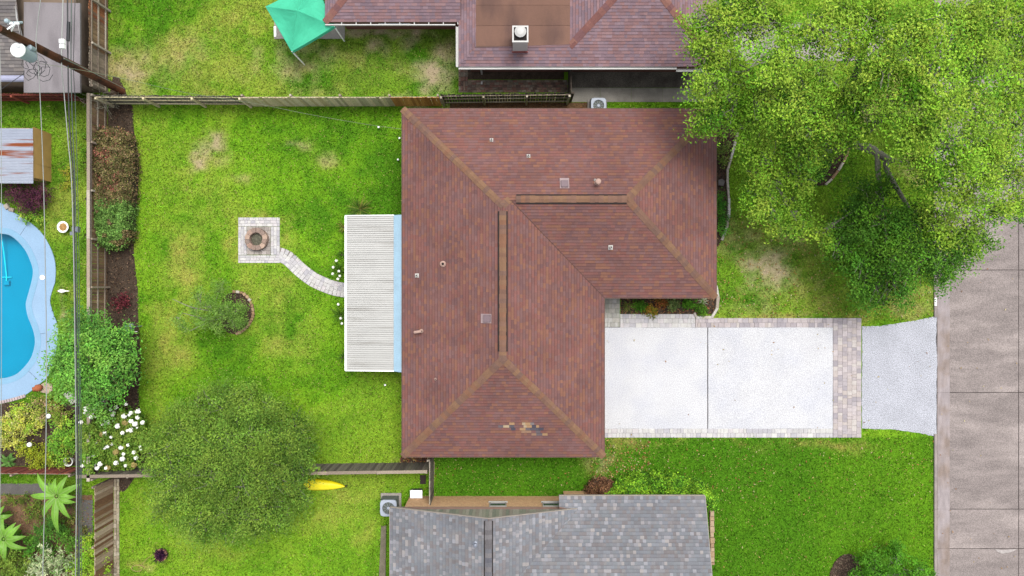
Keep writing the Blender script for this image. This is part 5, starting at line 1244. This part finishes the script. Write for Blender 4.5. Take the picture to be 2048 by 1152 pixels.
# banana plants: each leaf its own part
M_ban = mat('banana_leaf', A(150,212,72,1.15), .5, .12, 3, .06, 20, transl=.3, orand=.12)
M_rib = mat('banana_rib', A(170,210,110), .5, .05)
def banana(label, px, py, zc_, leaves, seed):
    r = random.Random(seed); b0 = P(px, py); t = thing('banana_plant', label, 'plant', b0)
    top = P(px, py); q = Vector((0,0,zc_))
    obj('stem', MB().tube([(0,0,0),(0.02,.01,zc_*.5),(0,0,zc_)], [.1,.08,.05], 8), M_ban, t)
    for (a, ln) in leaves:
        mb = MB(); a = math.radians(a); d = Vector((math.cos(a), math.sin(a), 0)); s_ = Vector((-d.y, d.x, 0)); n = 14; V = []; rb = []
        bend_ = r.uniform(-.28,.28); a += r.uniform(-.12,.12); d = Vector((math.cos(a), math.sin(a), 0)); s_ = Vector((-d.y, d.x, 0)); ln *= r.uniform(.85,1.15)
        for i in range(n+1):
            u = i/n; p = q+d*(.1+ln*u)+s_*bend_*u*u*ln+Vector((0,0,.35*math.sin(math.pi*.6*u)-.45*u*u)); w_ = .165*max(.02, math.sin(math.pi*(.06+.94*u)**.75))**.7*(.75+.25*ln/1.2)
            V += [p-s_*w_*(1-.12*(i % 2)*r.random())+Vector((0,0,-w_*.25)), p, p+s_*w_*(1-.12*(i % 2)*r.random())+Vector((0,0,-w_*.25))]; rb.append(p+Vector((0,0,.006)))
        Fq = []
        for i in range(n): k = 3*i; Fq += [(k,k+1,k+4,k+3),(k+1,k+2,k+5,k+4)]
        lf = obj('leaf', mb.add(V, Fq), M_ban, t); obj('midrib', MB().tube(rb, [.018*(1-.8*i/n) for i in range(n+1)], 5), M_rib, lf)
    return t
banana('banana plant with star of long leaves over the red brown fence', 147, 977, 1.5, [(138,1.25),(100,.9),(60,.95),(35,1.1),(5,.85),(-20,.8),(-55,1.2),(-98,1.5),(-135,1.3),(178,1.2),(115,.8)], 1)
banana('bright banana plant with bunched leaves at the left edge', 40, 1062, 1.3, [(150,1.0),(195,1.0),(120,.9),(95,1.0),(60,.8),(30,1.0),(0,.9),(-35,.95),(-70,.9),(-100,.7)], 2)
banana('smaller banana plant above the bunched one at left', 18, 1025, 1.1, [(80,.9),(110,.7),(40,.7),(10,.7),(-40,.6),(160,.8)], 3)
shrub('ground_plants', 'low mixed greenery on the red soil beside the banana plants', [(75,1005,.2,16),(105,1020,.2,14),(120,1000,.3,14),(150,1040,.3,14),(165,1060,.3,12),(110,1045,.3,16),(45,1000,.3,14),(130,1060,.4,14),(80,1025,.2,14),(60,1030,.2,14),(125,1040,.25,12),(90,1040,.2,12),(20,1000,.2,14),(140,1010,.2,10)], cols((150,170,70),(126,160,60),(170,160,90),(110,150,56)), .08, 120, 16, 121, flat=.4, cat='ground cover')
shrub('garden_shrub', 'broad bright green shrub under the bunched banana leaves', [(15,1080,.6,24),(60,1095,.5,18),(-5,1050,.6,20)], cols((120,190,66),(104,172,60),(140,204,76)), .14, 70, 16, 122)
# dead vine on the fence corner
vt = thing('dead_vine', 'tangle of bare grey vine on the fence corner under the pole', 'vine', P(222,214)); mv = MB(); r6 = random.Random(2)
for i in range(46):
    a = Vector((r6.uniform(-.6,.7), r6.uniform(-.35,.3), r6.uniform(.6,1.8))); b_ = a+Vector((r6.gauss(.15,.45), r6.gauss(-.05,.3), r6.gauss(-.1,.3)))
    if b_.z < .02: b_.z = .05
    mv.tube(bend(a, b_, r6, amp=.3), [.009,.008,.007,.006,.005,.004], 4, cap=False)
for i in range(6): mv.tube(bend((r6.uniform(-.3,.5),0,0), (r6.uniform(-.5,.6), .05, 1.6), r6, amp=.1), .012, 5)
obj('stems', mv, M_bark, vt)

# ------------------------------------------------------------------ planting beds, edging
bed('mulch_bed', smoothpoly([(217,204),(262,206),(268,260),(276,330),(272,420),(268,500),(276,580),(277,640),(282,720),(278,800),(292,880),(286,932),(217,934)], 4))
bed('mulch_bed', smoothpoly([(452,590),(485,586),(503,606),(507,630),(498,655),(475,668),(452,662),(440,630)], 4), dens=200)
bed('mulch_bed', rect(1241,575,1432,628), dens=200, pal=((70,55,48),(150,100,70),(176,120,80),(55,45,42),(190,150,100)))
bed('mulch_bed', smoothpoly([(1425,262),(1474,266),(1462,310),(1452,345),(1457,395),(1455,430),(1444,478),(1425,480)], 3), dens=200, pal=((70,55,48),(140,100,80),(60,48,44),(110,90,74)))
bed('mulch_bed', smoothpoly([(1585,252),(1650,235),(1690,262),(1697,295),(1680,340),(1648,370),(1600,362),(1575,310)], 4), dens=150)
bed('mulch_mound', smoothpoly([(1662,1160),(1668,1125),(1690,1108),(1712,1114),(1722,1140),(1722,1170)], 4), dens=300, pal=((140,116,100),(120,98,84),(160,140,120),(100,82,70)), z=.05)
bed('garden_soil', rect(-40,806,160,932), dens=60); bed('garden_soil', rect(-40,990,185,1180), dens=90, pal=((150,110,80),(120,90,66),(170,130,90),(110,140,60)), m=mat('red_soil', A(150,116,88), .95, .3, 3, .4, 30, .6))
bed('leaf_litter', smoothpoly([(800,914),(862,914),(862,926),(800,926)],1), dens=250, pal=((150,90,66),(120,80,60),(170,110,80)))
bed('soil_strip', rect(900,205,1200,220), dens=120, pal=((140,90,50),(120,90,60),(160,110,60),(90,70,50)), m=mat('brown_soil', A(120,92,62), .95, .3, 4, .4, 30, .6))
slab('garden_path', rect(-40,967,112,989), .02, mat('dark_path', A(120,116,112), .95, .15, 2, .2, 30)); slab('garden_path', rect(165,1000,186,1100), .02, mat('dark_path'))
M_edge = mat('edge_stone', ramp=[A(*c) for c in ((232,226,214),(214,204,190),(240,236,228),(200,186,168))], rough=.9, var=.15, scale=8, fine=.15, fscale=40, bump=.4)
M_edget = mat('edge_log', ramp=[A(*c) for c in ((196,160,120),(180,146,112),(210,178,140),(226,214,196))], rough=.9, var=.2, scale=8, fine=.15, fscale=40, bump=.4)
def edging(name, label, pts, step, wd, hgt, m_, piece='edging_stone', jit=.06, gap=.02):
    t = thing(name, label, 'edging', P(*pts[0])); b0 = t.location; sm = [P(*p) for p in smoothpoly(pts, 6, False)]
    ac = [0]
    for i in range(1, len(sm)): ac.append(ac[-1]+(sm[i]-sm[i-1]).length)
    def at_(s_):
        for i in range(1, len(ac)):
            if s_ <= ac[i]: return sm[i-1].lerp(sm[i], (s_-ac[i-1])/max(1e-6, ac[i]-ac[i-1]))
        return sm[-1]
    s_ = 0; k = m_.name+str(wd)
    if k not in BM:
        BM[k] = MB().chbox(-.5,.5,-.5,.5,0,1,.14).mesh(piece); BM[k].materials.append(m_)
    while s_ < ac[-1]-step*.3:
        l = step*R.uniform(.75,1.2); e = min(s_+l, ac[-1]); a, b = at_(s_), at_(e); c = (a+b)/2-b0; d = b-a
        obj(piece, BM[k], None, t, (c.x, c.y, 0), math.atan2(d.y, d.x)+R.uniform(-jit,jit), (max(.03,d.length-gap), wd*R.uniform(.85,1.15), hgt*R.uniform(.8,1.2))); s_ = e
    return t
edging('bed_edging', 'white stone edging curving along the house side bed', [(1474,266),(1468,292),(1460,320),(1453,350),(1456,385),(1457,420),(1453,452),(1443,480)], .5, .13, .14, M_edge, gap=-.02)
edging('bed_edging', 'short white edging left of the oak bed', [(1585,252),(1580,275),(1575,308)], .42, .12, .14, M_edge)
edging('bed_edging', 'curved tan edging on the right of the oak bed', [(1697,293),(1692,312),(1680,334),(1665,355),(1650,370)], .5, .12, .14, M_edget)
edging('bed_edging', 'white edging at the front bed corner by the brown roof', [(1432,572),(1435,600),(1432,622),(1423,635)], .5, .14, .14, M_edge, gap=-.02)
edging('bed_edging', 'white right angle edging between front bed and paver strip', [(1388,626),(1389,634),(1422,634.5)], .3, .13, .13, M_edge, gap=-.02)
edging('tree_ring', 'ring of small tan stones around the sparse tree bed', [(466,583),(486,586),(500,600),(507,620),(505,638),(496,652),(484,663),(472,668)], .17, .13, .12, M_edget, piece='stone', jit=.5)
edging('lawn_edging', 'row of tan edging blocks beside the grey shingle roof', [(1422.5,1020),(1423,1070),(1424,1128)], .26, .2, .16, mat('tan_block', ramp=[A(*c) for c in ((206,176,140),(190,160,128),(214,188,156),(176,148,120))], rough=.9, var=.15, scale=8, fine=.12), piece='block', jit=.03, gap=.015)
M_pb = mat('fence_edge_brick', ramp=[A(*c) for c in ((206,192,164),(192,178,150),(214,202,178),(180,166,142))], rough=.9, var=.12, scale=8, fine=.12)
edging('lawn_edging', 'inner row of cream bricks at the streaky brown fence', [(231,957),(231,1190)], .2, .125, .06, M_pb, piece='brick', jit=.02, gap=.012)
edging('lawn_edging', 'outer row of cream bricks at the streaky brown fence', [(236.6,957),(236.6,1190)], .2, .125, .06, M_pb, piece='brick', jit=.02, gap=.012)
EXC.append(rect(224,950,240,1200))
slab('kerb_strip', [(763,1052),(773,1050),(771,1190),(757,1190)], .12, mat('mossy_concrete', A(150,142,120), .95, .2, 3, .2, 30)); 
edging('rock_edging', 'few white rocks between pool deck and purple shrub', [(12,410),(22,418),(32,424)], .28, .2, .16, M_edge, piece='rock', jit=.4)

# ------------------------------------------------------------------ small things
# green canopy
cz = 2.35
C4 = [P(531,13,cz), P(583,103,cz), P(669,52,cz), P(628,-38,cz)]
cen = sum(C4, Vector())/4; can = thing('canopy', 'teal green pop up canopy beside the purplish roof', 'canopy', (cen.x, cen.y, 0)); b0 = Vector((cen.x, cen.y, 0))
pk = Vector((0,0,cz+.75)); mbc = MB(); n = 8
r7 = random.Random(8)
for i in range(4):
    a, b_ = C4[i]-b0, C4[(i+1) % 4]-b0; grid = []
    for u in range(n+1):
        t = u/n; row = []
        for v_ in range(n+1):
            s_ = v_/n; e = a.lerp(b_, s_); p = e.lerp(pk, t); sag = -.14*math.sin(math.pi*t)*math.sin(math.pi*s_)*(1-t*.3)-.05*math.sin(math.pi*s_)*(1-t)
            w_ = 0 if v_ in (0,n) or u in (0,n) else r7.uniform(-.012,.012)
            row.append(p+Vector((0,0,sag+w_)))
        grid.append(row)
    V = [p for row in grid for p in row]; Fq = [(u*(n+1)+v_, u*(n+1)+v_+1, (u+1)*(n+1)+v_+1, (u+1)*(n+1)+v_) for u in range(n) for v_ in range(n)]
    mbc.add(V, Fq)
    e0 = [V[v_] for v_ in range(n+1)]; VV = e0+[p+Vector((p.x*.02,p.y*.02,-.2-.02*(k % 2))) for k, p in enumerate(e0)]
    mbc.add(VV, [(k,k+1,n+2+k,n+1+k)[::-1] for k in range(n)])
M_teal = mat('teal_fabric', A(84,224,178,1.25), .75, .06, 2, .04, 30, transl=.15)
obj('cover', mbc.mesh('cover', False), M_teal, can)
for i, c in enumerate(C4):
    p = c-b0; p.z = 0; k = 1.0; obj('leg', MB().box(p.x*k*.985-.025,p.x*k*.985+.025,p.y*k*.985-.025,p.y*k*.985+.025,0,cz-.02), M_white, can)
# small white step block at its left
obj('white_board', MB().chbox(-.06,.06,-.26,.26,0,.09,.01), M_white, None, P(551,64), .02, None, 'short white board lying left of the teal canopy', 'board')
# AC units
def ac_unit(label, px, py, size, h, pad=True, rot=0):
    t = thing('air_conditioner', label, 'air conditioner', P(px,py), rot); s_ = size/2
    M_ac = mat('ac_body', A(108,116,108), .6, .12, 3, .1); M_act = mat('ac_top', A(206,216,232), .5, .06)
    if pad: obj('pad', MB().chbox(-s_-.12,s_+.12,-s_-.12,s_+.12,0,.08,.01), mat('pad_concrete'), t)
    body = obj('body', MB().box(-s_,s_,-s_,s_,.082,h-.06), M_ac, t)
    for k in range(9):
        z = .14+k*(h-.3)/9; obj('louvre', MB().box(-s_-.012,s_+.012,-s_-.012,s_+.012,z,z+.018), M_ac, body)
    tm = MB(); n = 24; V = []
    for k in range(n):
        a = 2*math.pi*k/n; ca_, sa = math.cos(a), math.sin(a); m_ = max(abs(ca_), abs(sa)); q = (s_+.02)/m_; q = min(q, (s_+.02)*1.27)
        V += [(ca_*q, sa*q, h-.055), (ca_*q*.97, sa*q*.97, h), (ca_*s_*.76, sa*s_*.76, h+.01), (ca_*s_*.74, sa*s_*.74, h-.12)]
    Fq = []
    for k in range(n):
        a, b_ = 4*k, 4*((k+1) % n)
        for j in range(3): Fq.append((a+j, b_+j, b_+j+1, a+j+1))
    obj('top', tm.add(V, Fq), M_act, t)
    obj('fan_well', MB().lathe([(s_*.74,h-.3),(s_*.3,h-.301)], 20), mat('fan_dark', A(44,50,62), .6, .1), t)
    for k in range(3):
        mb = MB(); a0 = k*2.094; V = []
        for j in range(6):
            a = a0+j*.17; V += [(.07*math.cos(a), .07*math.sin(a), h-.16-.012*j), (s_*.68*math.cos(a), s_*.68*math.sin(a), h-.12-.02*j)]
        obj('fan_blade', mb.add(V, [(2*j,2*j+1,2*j+3,2*j+2) for j in range(5)]), mat('blade', A(150,164,184), .4, .05), t)
    gr = MB()
    for k in range(10):
        a = k*.6283; gr.tube([(.05*math.cos(a),.05*math.sin(a),h-.02),(s_*.75*math.cos(a),s_*.75*math.sin(a),h-.005)], .006, 4)
    obj('grille', gr.lathe([(.07,h-.03),(.07,h-.01)], 10), M_act, t); return t
ac_unit('large grey air conditioner at the corner of the grey shingle roof', 782.5, 1006, .78, .95, True, 0)
ac_unit('air conditioner half hidden under the brown roof top edge', 1194, 217.5, .72, .75, True, 0)
bn = thing('storage_bin', 'dark bin with flat white lid beside the tan brick wall', 'bin', P(835,983))
obj('body', MB().box(-.26,.26,-.16,.16,0,.5), mat('bin_dark', A(66,70,72), .6, .1), bn); obj('lid', MB().chbox(-.3,.3,-.2,.2,.502,.58,.03), M_white, bn)
# stepping bits beside the bin
slab('dark_mat', rect(840,950,852,968), .02, mat('mat_dark', A(76,62,56), .9, .2))
# yellow kayak under the tree
ky = thing('kayak', 'bright yellow kayak lying on the grass under the olive tree', 'kayak', P(628,967.5), math.radians(-2))
n, m_ = 26, 12; V = []; Lk = 3.2; Wk = .29
for i in range(n+1):
    t = i/n; x = (t-.5)*Lk; w_ = Wk*math.sin(math.pi*min(max(t,.004),.996))**.62; rock = .12*abs(2*t-1)**3
    for k in range(m_):
        a = 2*math.pi*k/m_; yv = w_*math.cos(a); zv = math.sin(a); zv = (.17*zv if zv > 0 else .14*zv)*(.35+.65*math.sin(math.pi*min(max(t,.02),.98))**.5)
        V.append((x, yv, .15+zv+rock))
Fq = [(i*m_+k,(i+1)*m_+k,(i+1)*m_+(k+1)%m_,i*m_+(k+1)%m_) for i in range(n) for k in range(m_)]+[tuple(range(m_)), tuple(range(n*m_,(n+1)*m_))[::-1]]
obj('hull', MB().add(V, Fq).mesh('hull', True), mat('kayak_yellow', A(255,238,20,1.5), .4, .05, 3, spec=.4), ky)
for s_ in (-1,1): obj('handle', MB().tube([(s_*1.6,-.02,.3),(s_*1.7,0,.27),(s_*1.72,.05,.24),(s_*1.62,.04,.3)], .02, 6), M_dark, ky)
obj('cockpit_rim', MB().tube([(-.25+.35*math.cos(a*.524)-.2, .19*math.sin(a*.524), .325) for a in range(13)], .02, 6), M_dark, ky)
# purple plant pot on the lower lawn
pp_ = thing('potted_plant', 'dark purple plant in a terracotta pot on the lower lawn', 'potted plant', P(327,1106))
M_terra = mat('terracotta', A(206,120,78), .85, .12, 6, .1)
obj('pot', MB().lathe([(.2,0),(.27,.26),(.31,.27),(.31,.34),(.27,.34),(.26,.3),(.02,.29)], 20), mat('pot_pink', A(206,150,126), .8, .1), pp_)
mp = MB(); r8 = random.Random(4)
for i in range(120): strap(mp, (r8.uniform(-.16,.16), r8.uniform(-.16,.16), .3), r8.uniform(0,6.28), r8.uniform(.15,.42), .03, r8.uniform(.1,.3), r8.uniform(0,.2), 4, A(*r8.choice(((74,40,72),(58,34,62),(96,54,84),(50,30,50)))))
obj('foliage', mp, M_leaf, pp_)
hz = thing('garden_hose', 'loop of pale hose with dry grass on the lower lawn', 'hose', P(280,1136))
obj('coil', MB().tube([(.35*math.cos(a*.4)*(1-.02*a)-.1, .18*math.sin(a*.4)*(1-.02*a), .03+.004*a) for a in range(16)], .016, 5).tube([(.1,.2,.04),(.4,.5,.03),(.75,.75,.03)], .012, 5), mat('hose_tan', A(206,176,120), .6, .1), hz)
# terracotta jar fallen by the deck
tj = thing('terracotta_jar', 'orange terracotta jar lying on its side by the pool deck', 'jar', P(82,775)); 
o_ = obj('jar_body', MB().lathe([(.08,0),(.17,.12),(.18,.25),(.1,.36),(.13,.42),(.1,.42),(.07,.36)], 16).mesh('jar', True), M_terra, tj, (.15,.06,.17), (0,math.radians(-84),math.radians(18)))
obj('stepping_stone', MB().prism([(-.28,-.2),(.1,-.28),(.34,-.1),(.3,.2),(-.05,.3),(-.3,.15)], 0, .06), mat('pinkish_stone', A(222,196,176), .9, .12, 5), None, P(93,776), 0, None, 'pinkish stepping stone beside the terracotta jar', 'stone')
obj('stepping_stone', MB().prism([(-.14,-.3),(.2,-.38),(.3,-.05),(-.02,.4),(-.26,.3)], 0, .06), mat('white_stone', A(240,236,226), .9, .08, 5), None, P(143,795), .5, None, 'white stepping stone under the feathery green tree', 'stone')
# white bowl planter
bw2 = thing('bowl_planter', 'white round bowl planter with tan soil behind the back fence', 'planter', P(133,455))
obj('bowl', MB().lathe([(.12,0),(.14,.06),(.26,.3),(.29,.34),(.24,.34),(.18,.3)], 22).mesh('bowl', True), M_white, bw2); obj('soil', MB().lathe([(.21,.31),(.1,.33),(.01,.33)], 16), mat('tan_soil', A(206,160,100), .95, .4, 14, .3), bw2)
# white bird ornament
bo = thing('bird_ornament', 'small white bird shaped ornament on the grass behind the fence', 'ornament', P(134,582), math.radians(180))
obj('body', MB().tube([(-.1,0,.3),(-.05,0,.32),(.08,0,.34),(.2,0,.33),(.26,0,.36)], [.02,.07,.1,.06,.02], 8).mesh('body', True), M_white, bo)
obj('beak', MB().tube([(.26,0,.36),(.36,0,.36)], [.02,.004], 6), M_terra, bo); obj('tail', MB().tube([(-.1,0,.3),(-.28,0,.3)], [.03,.012], 6), M_white, bo); obj('stake', MB().tube([(.05,0,0),(.05,0,.28)], .01, 5), M_dark, bo)
for (a_, b_, lab) in ((98,832,'white garden globe in the upper flower garden'),(60,889,'white garden globe in front of the yellow shrub')):
    g_ = thing('garden_globe', lab, 'globe', P(a_,b_,.9)); g_.location.z = 0
    obj('globe', MB().lathe([(.01,.82),(.08,.85),(.12,.94),(.08,1.03),(.01,1.06)], 14).mesh('globe', True), M_white, g_); obj('stake', MB().tube([(0,0,0),(0,0,.84)], .012, 5), M_dark, g_)
rp = thing('ring_pot', 'white rimmed empty pot leaning by the red brown fence', 'pot', P(143,921)); obj('rim', MB().lathe([(.14,0),(.2,.32),(.23,.32),(.16,0)], 18), M_white, rp); obj('soil', MB().lathe([(.15,.2),(.02,.21)], 14), M_mulch, rp)
# blue cloth on the back of the fence
bc = MB(); n = 6; V = []
for u in range(n+1):
    for v_ in range(n+1): V.append((-.04-.28*(u/n)**2+R.uniform(-.03,.03), (v_/n-.5)*.62*(1-.35*u/n)+R.uniform(-.02,.02), 1.83-1.1*u/n))
obj('cloth', bc.add(V, [(u*(n+1)+v_, u*(n+1)+v_+1, (u+1)*(n+1)+v_+1, (u+1)*(n+1)+v_) for u in range(n) for v_ in range(n)]).mesh('cloth', True), mat('navy_cloth', A(70,78,108), .9, .15), None, (P(216,410).x-.09, P(216,410).y, 0), None, None, 'navy blue cloth hanging over the back fence behind the hedge', 'cloth')
# grey hooded box on a post by the mulch bed
bh = thing('birdhouse', 'small grey birdhouse on a post at the mulch bed edge', 'birdhouse', P(283,652)); M_bg = mat('bird_grey', A(150,164,176), .7, .1)
obj('post', MB().tube([(0,0,0),(0,0,1.0)], .03, 6), M_bg, bh); hb = obj('box', MB().box(-.12,.12,-.11,.11,1.0,1.25), M_bg, bh)
obj('roof', MB().add([(-.2,-.17,1.22),(.2,-.17,1.22),(.2,0,1.38),(-.2,0,1.38),(-.2,.17,1.22),(.2,.17,1.22)], [(0,1,2,3),(3,2,5,4),(0,3,4),(1,5,2)]), M_bg, bh); obj('perch_rail', MB().box(-.25,.25,-.24,-.21,.98,1.01), M_white, bh)
# path lights in the back lawn
for (a_, b_, lab) in ((757,254,'white topped path light near the service wire'),(770,770,'white topped path light below the patio cover'),(799,276,'white topped path light at the brown roof edge'),(796,319,'small white spigot light on the left wall of the brown house')):
    l_ = thing('path_light', lab, 'light', P(a_,b_,.3)); l_.location.z = 0
    obj('stake', MB().tube([(0,0,0),(0,0,.28)], .018, 6), M_dark, l_); obj('lamp_shade', MB().lathe([(.03,.24),(.052,.27),(.05,.31),(.02,.34)], 12), M_white, l_)
obj('utility_cover', MB().chbox(-.28,.28,-.05,.05,0,.03,.01), M_dark, None, P(1821,577), 0, None, 'dark narrow utility cover in the verge by the kerb', 'cover')
obj('flat_stone', MB().prism([(-.16,-.14),(.1,-.18),(.18,.06),(.05,.18),(-.15,.12)], 0, .08), mat('grey_stone', A(130,124,122), .9, .2, 5), None, P(1442,365), 0, None, 'grey flat stone in the house side bed', 'stone')
sp = thing('wood_plank', 'thin pale plank leaning by the short grey fence', 'plank', P(868,937)); obj('plank', MB().box(-.03,.03,-.3,.3,0,.04), W_GREY, sp)

# ------------------------------------------------------------------ grass, fallen leaves
M_grass = mat('grass_blades', attr=True, rough=.8, var=0, transl=.2, spec=.06)
def scatter(n, x0_, x1_, y0_, y1_):
    px = rng.uniform(x0_, x1_, n); py = rng.uniform(y0_, y1_, n); ok = np.ones(n, bool)
    for p in EXC: ok &= ~inpoly(px, py, p)
    return px[ok], py[ok]
px, py = scatter(640000, -60, 1868, -50, 1202)
Xg, Yg = (px-1024)*S, (576-py)*S
c_, b_ = lawn(Xg, Yg)
keep = rng.random(len(px)) > b_*.9; Xg, Yg, c_ = Xg[keep], Yg[keep], c_[keep]; n = len(Xg)
an = rng.uniform(0, 6.283, n); ln = rng.uniform(.05,.13,n)*(1+.5*(fbm(Xg, Yg, 1.0, 40)-.5)); tilt = rng.uniform(.6,1.4,n)
dx, dy, dz = np.cos(an)*np.sin(tilt)*ln, np.sin(an)*np.sin(tilt)*ln, np.cos(tilt)*ln
wd = rng.uniform(.010,.026,n); sx_, sy_ = -np.sin(an)*wd, np.cos(an)*wd
B = np.stack([Xg, Yg, np.zeros(n)], 1); T_ = B+np.stack([dx,dy,dz],1); Mi = B+np.stack([dx*.5,dy*.5,dz*.62],1); sv = np.stack([sx_,sy_,np.zeros(n)],1)
V = np.stack([B, Mi+sv, T_, Mi-sv], 1)
kk = (rng.uniform(.42,1.7,n)*(.78+.44*vn(Xg, Yg, .12, 77)))[:,None]; c_ = np.clip(c_*kk*(1+rng.normal(size=(n,3))*.07), .002, .8)
fk = rng.random(n); fl = fk < .035; c_[fl] = np.array(A(226,222,130))*rng.uniform(.6,1.1,fl.sum())[:,None]; fl = fk > .90; c_[fl] *= .45
obj('grass', quads('grass', V, c_), M_grass, None, None, None, None, 'short green lawn grass of the yards', 'grass', None, 'stuff')
# fallen leaves
LZ = [(1432,420,1868,636,900),(1208,876,1868,1000,260),(1208,1000,1868,1152,60),(1180,880,1300,960,350),(1209,640,1868,870,40),(1876,300,2036,1150,40),(850,915,1180,985,40),(800,912,870,930,60)]
LC = []
for (a0, b0_, a1, b1, k) in LZ:
    LC.append(np.stack([(rng.uniform(a0,a1,k)-1024)*S, (576-rng.uniform(b0_,b1,k))*S, rng.uniform(.06,.10,k)], 1))
LC = np.concatenate(LC); lp = cols((216,190,120),(196,150,90),(226,210,160),(170,120,76),(206,176,100))
obj('fallen_leaves', leafmesh('fallen', LC, lp[rng.integers(0,5,len(LC))], .10, up=1.5, asp=.45, seed=9), M_leaf, None, None, None, None, 'scattered dry tan leaves on the front lawn', 'leaves', None, 'stuff')
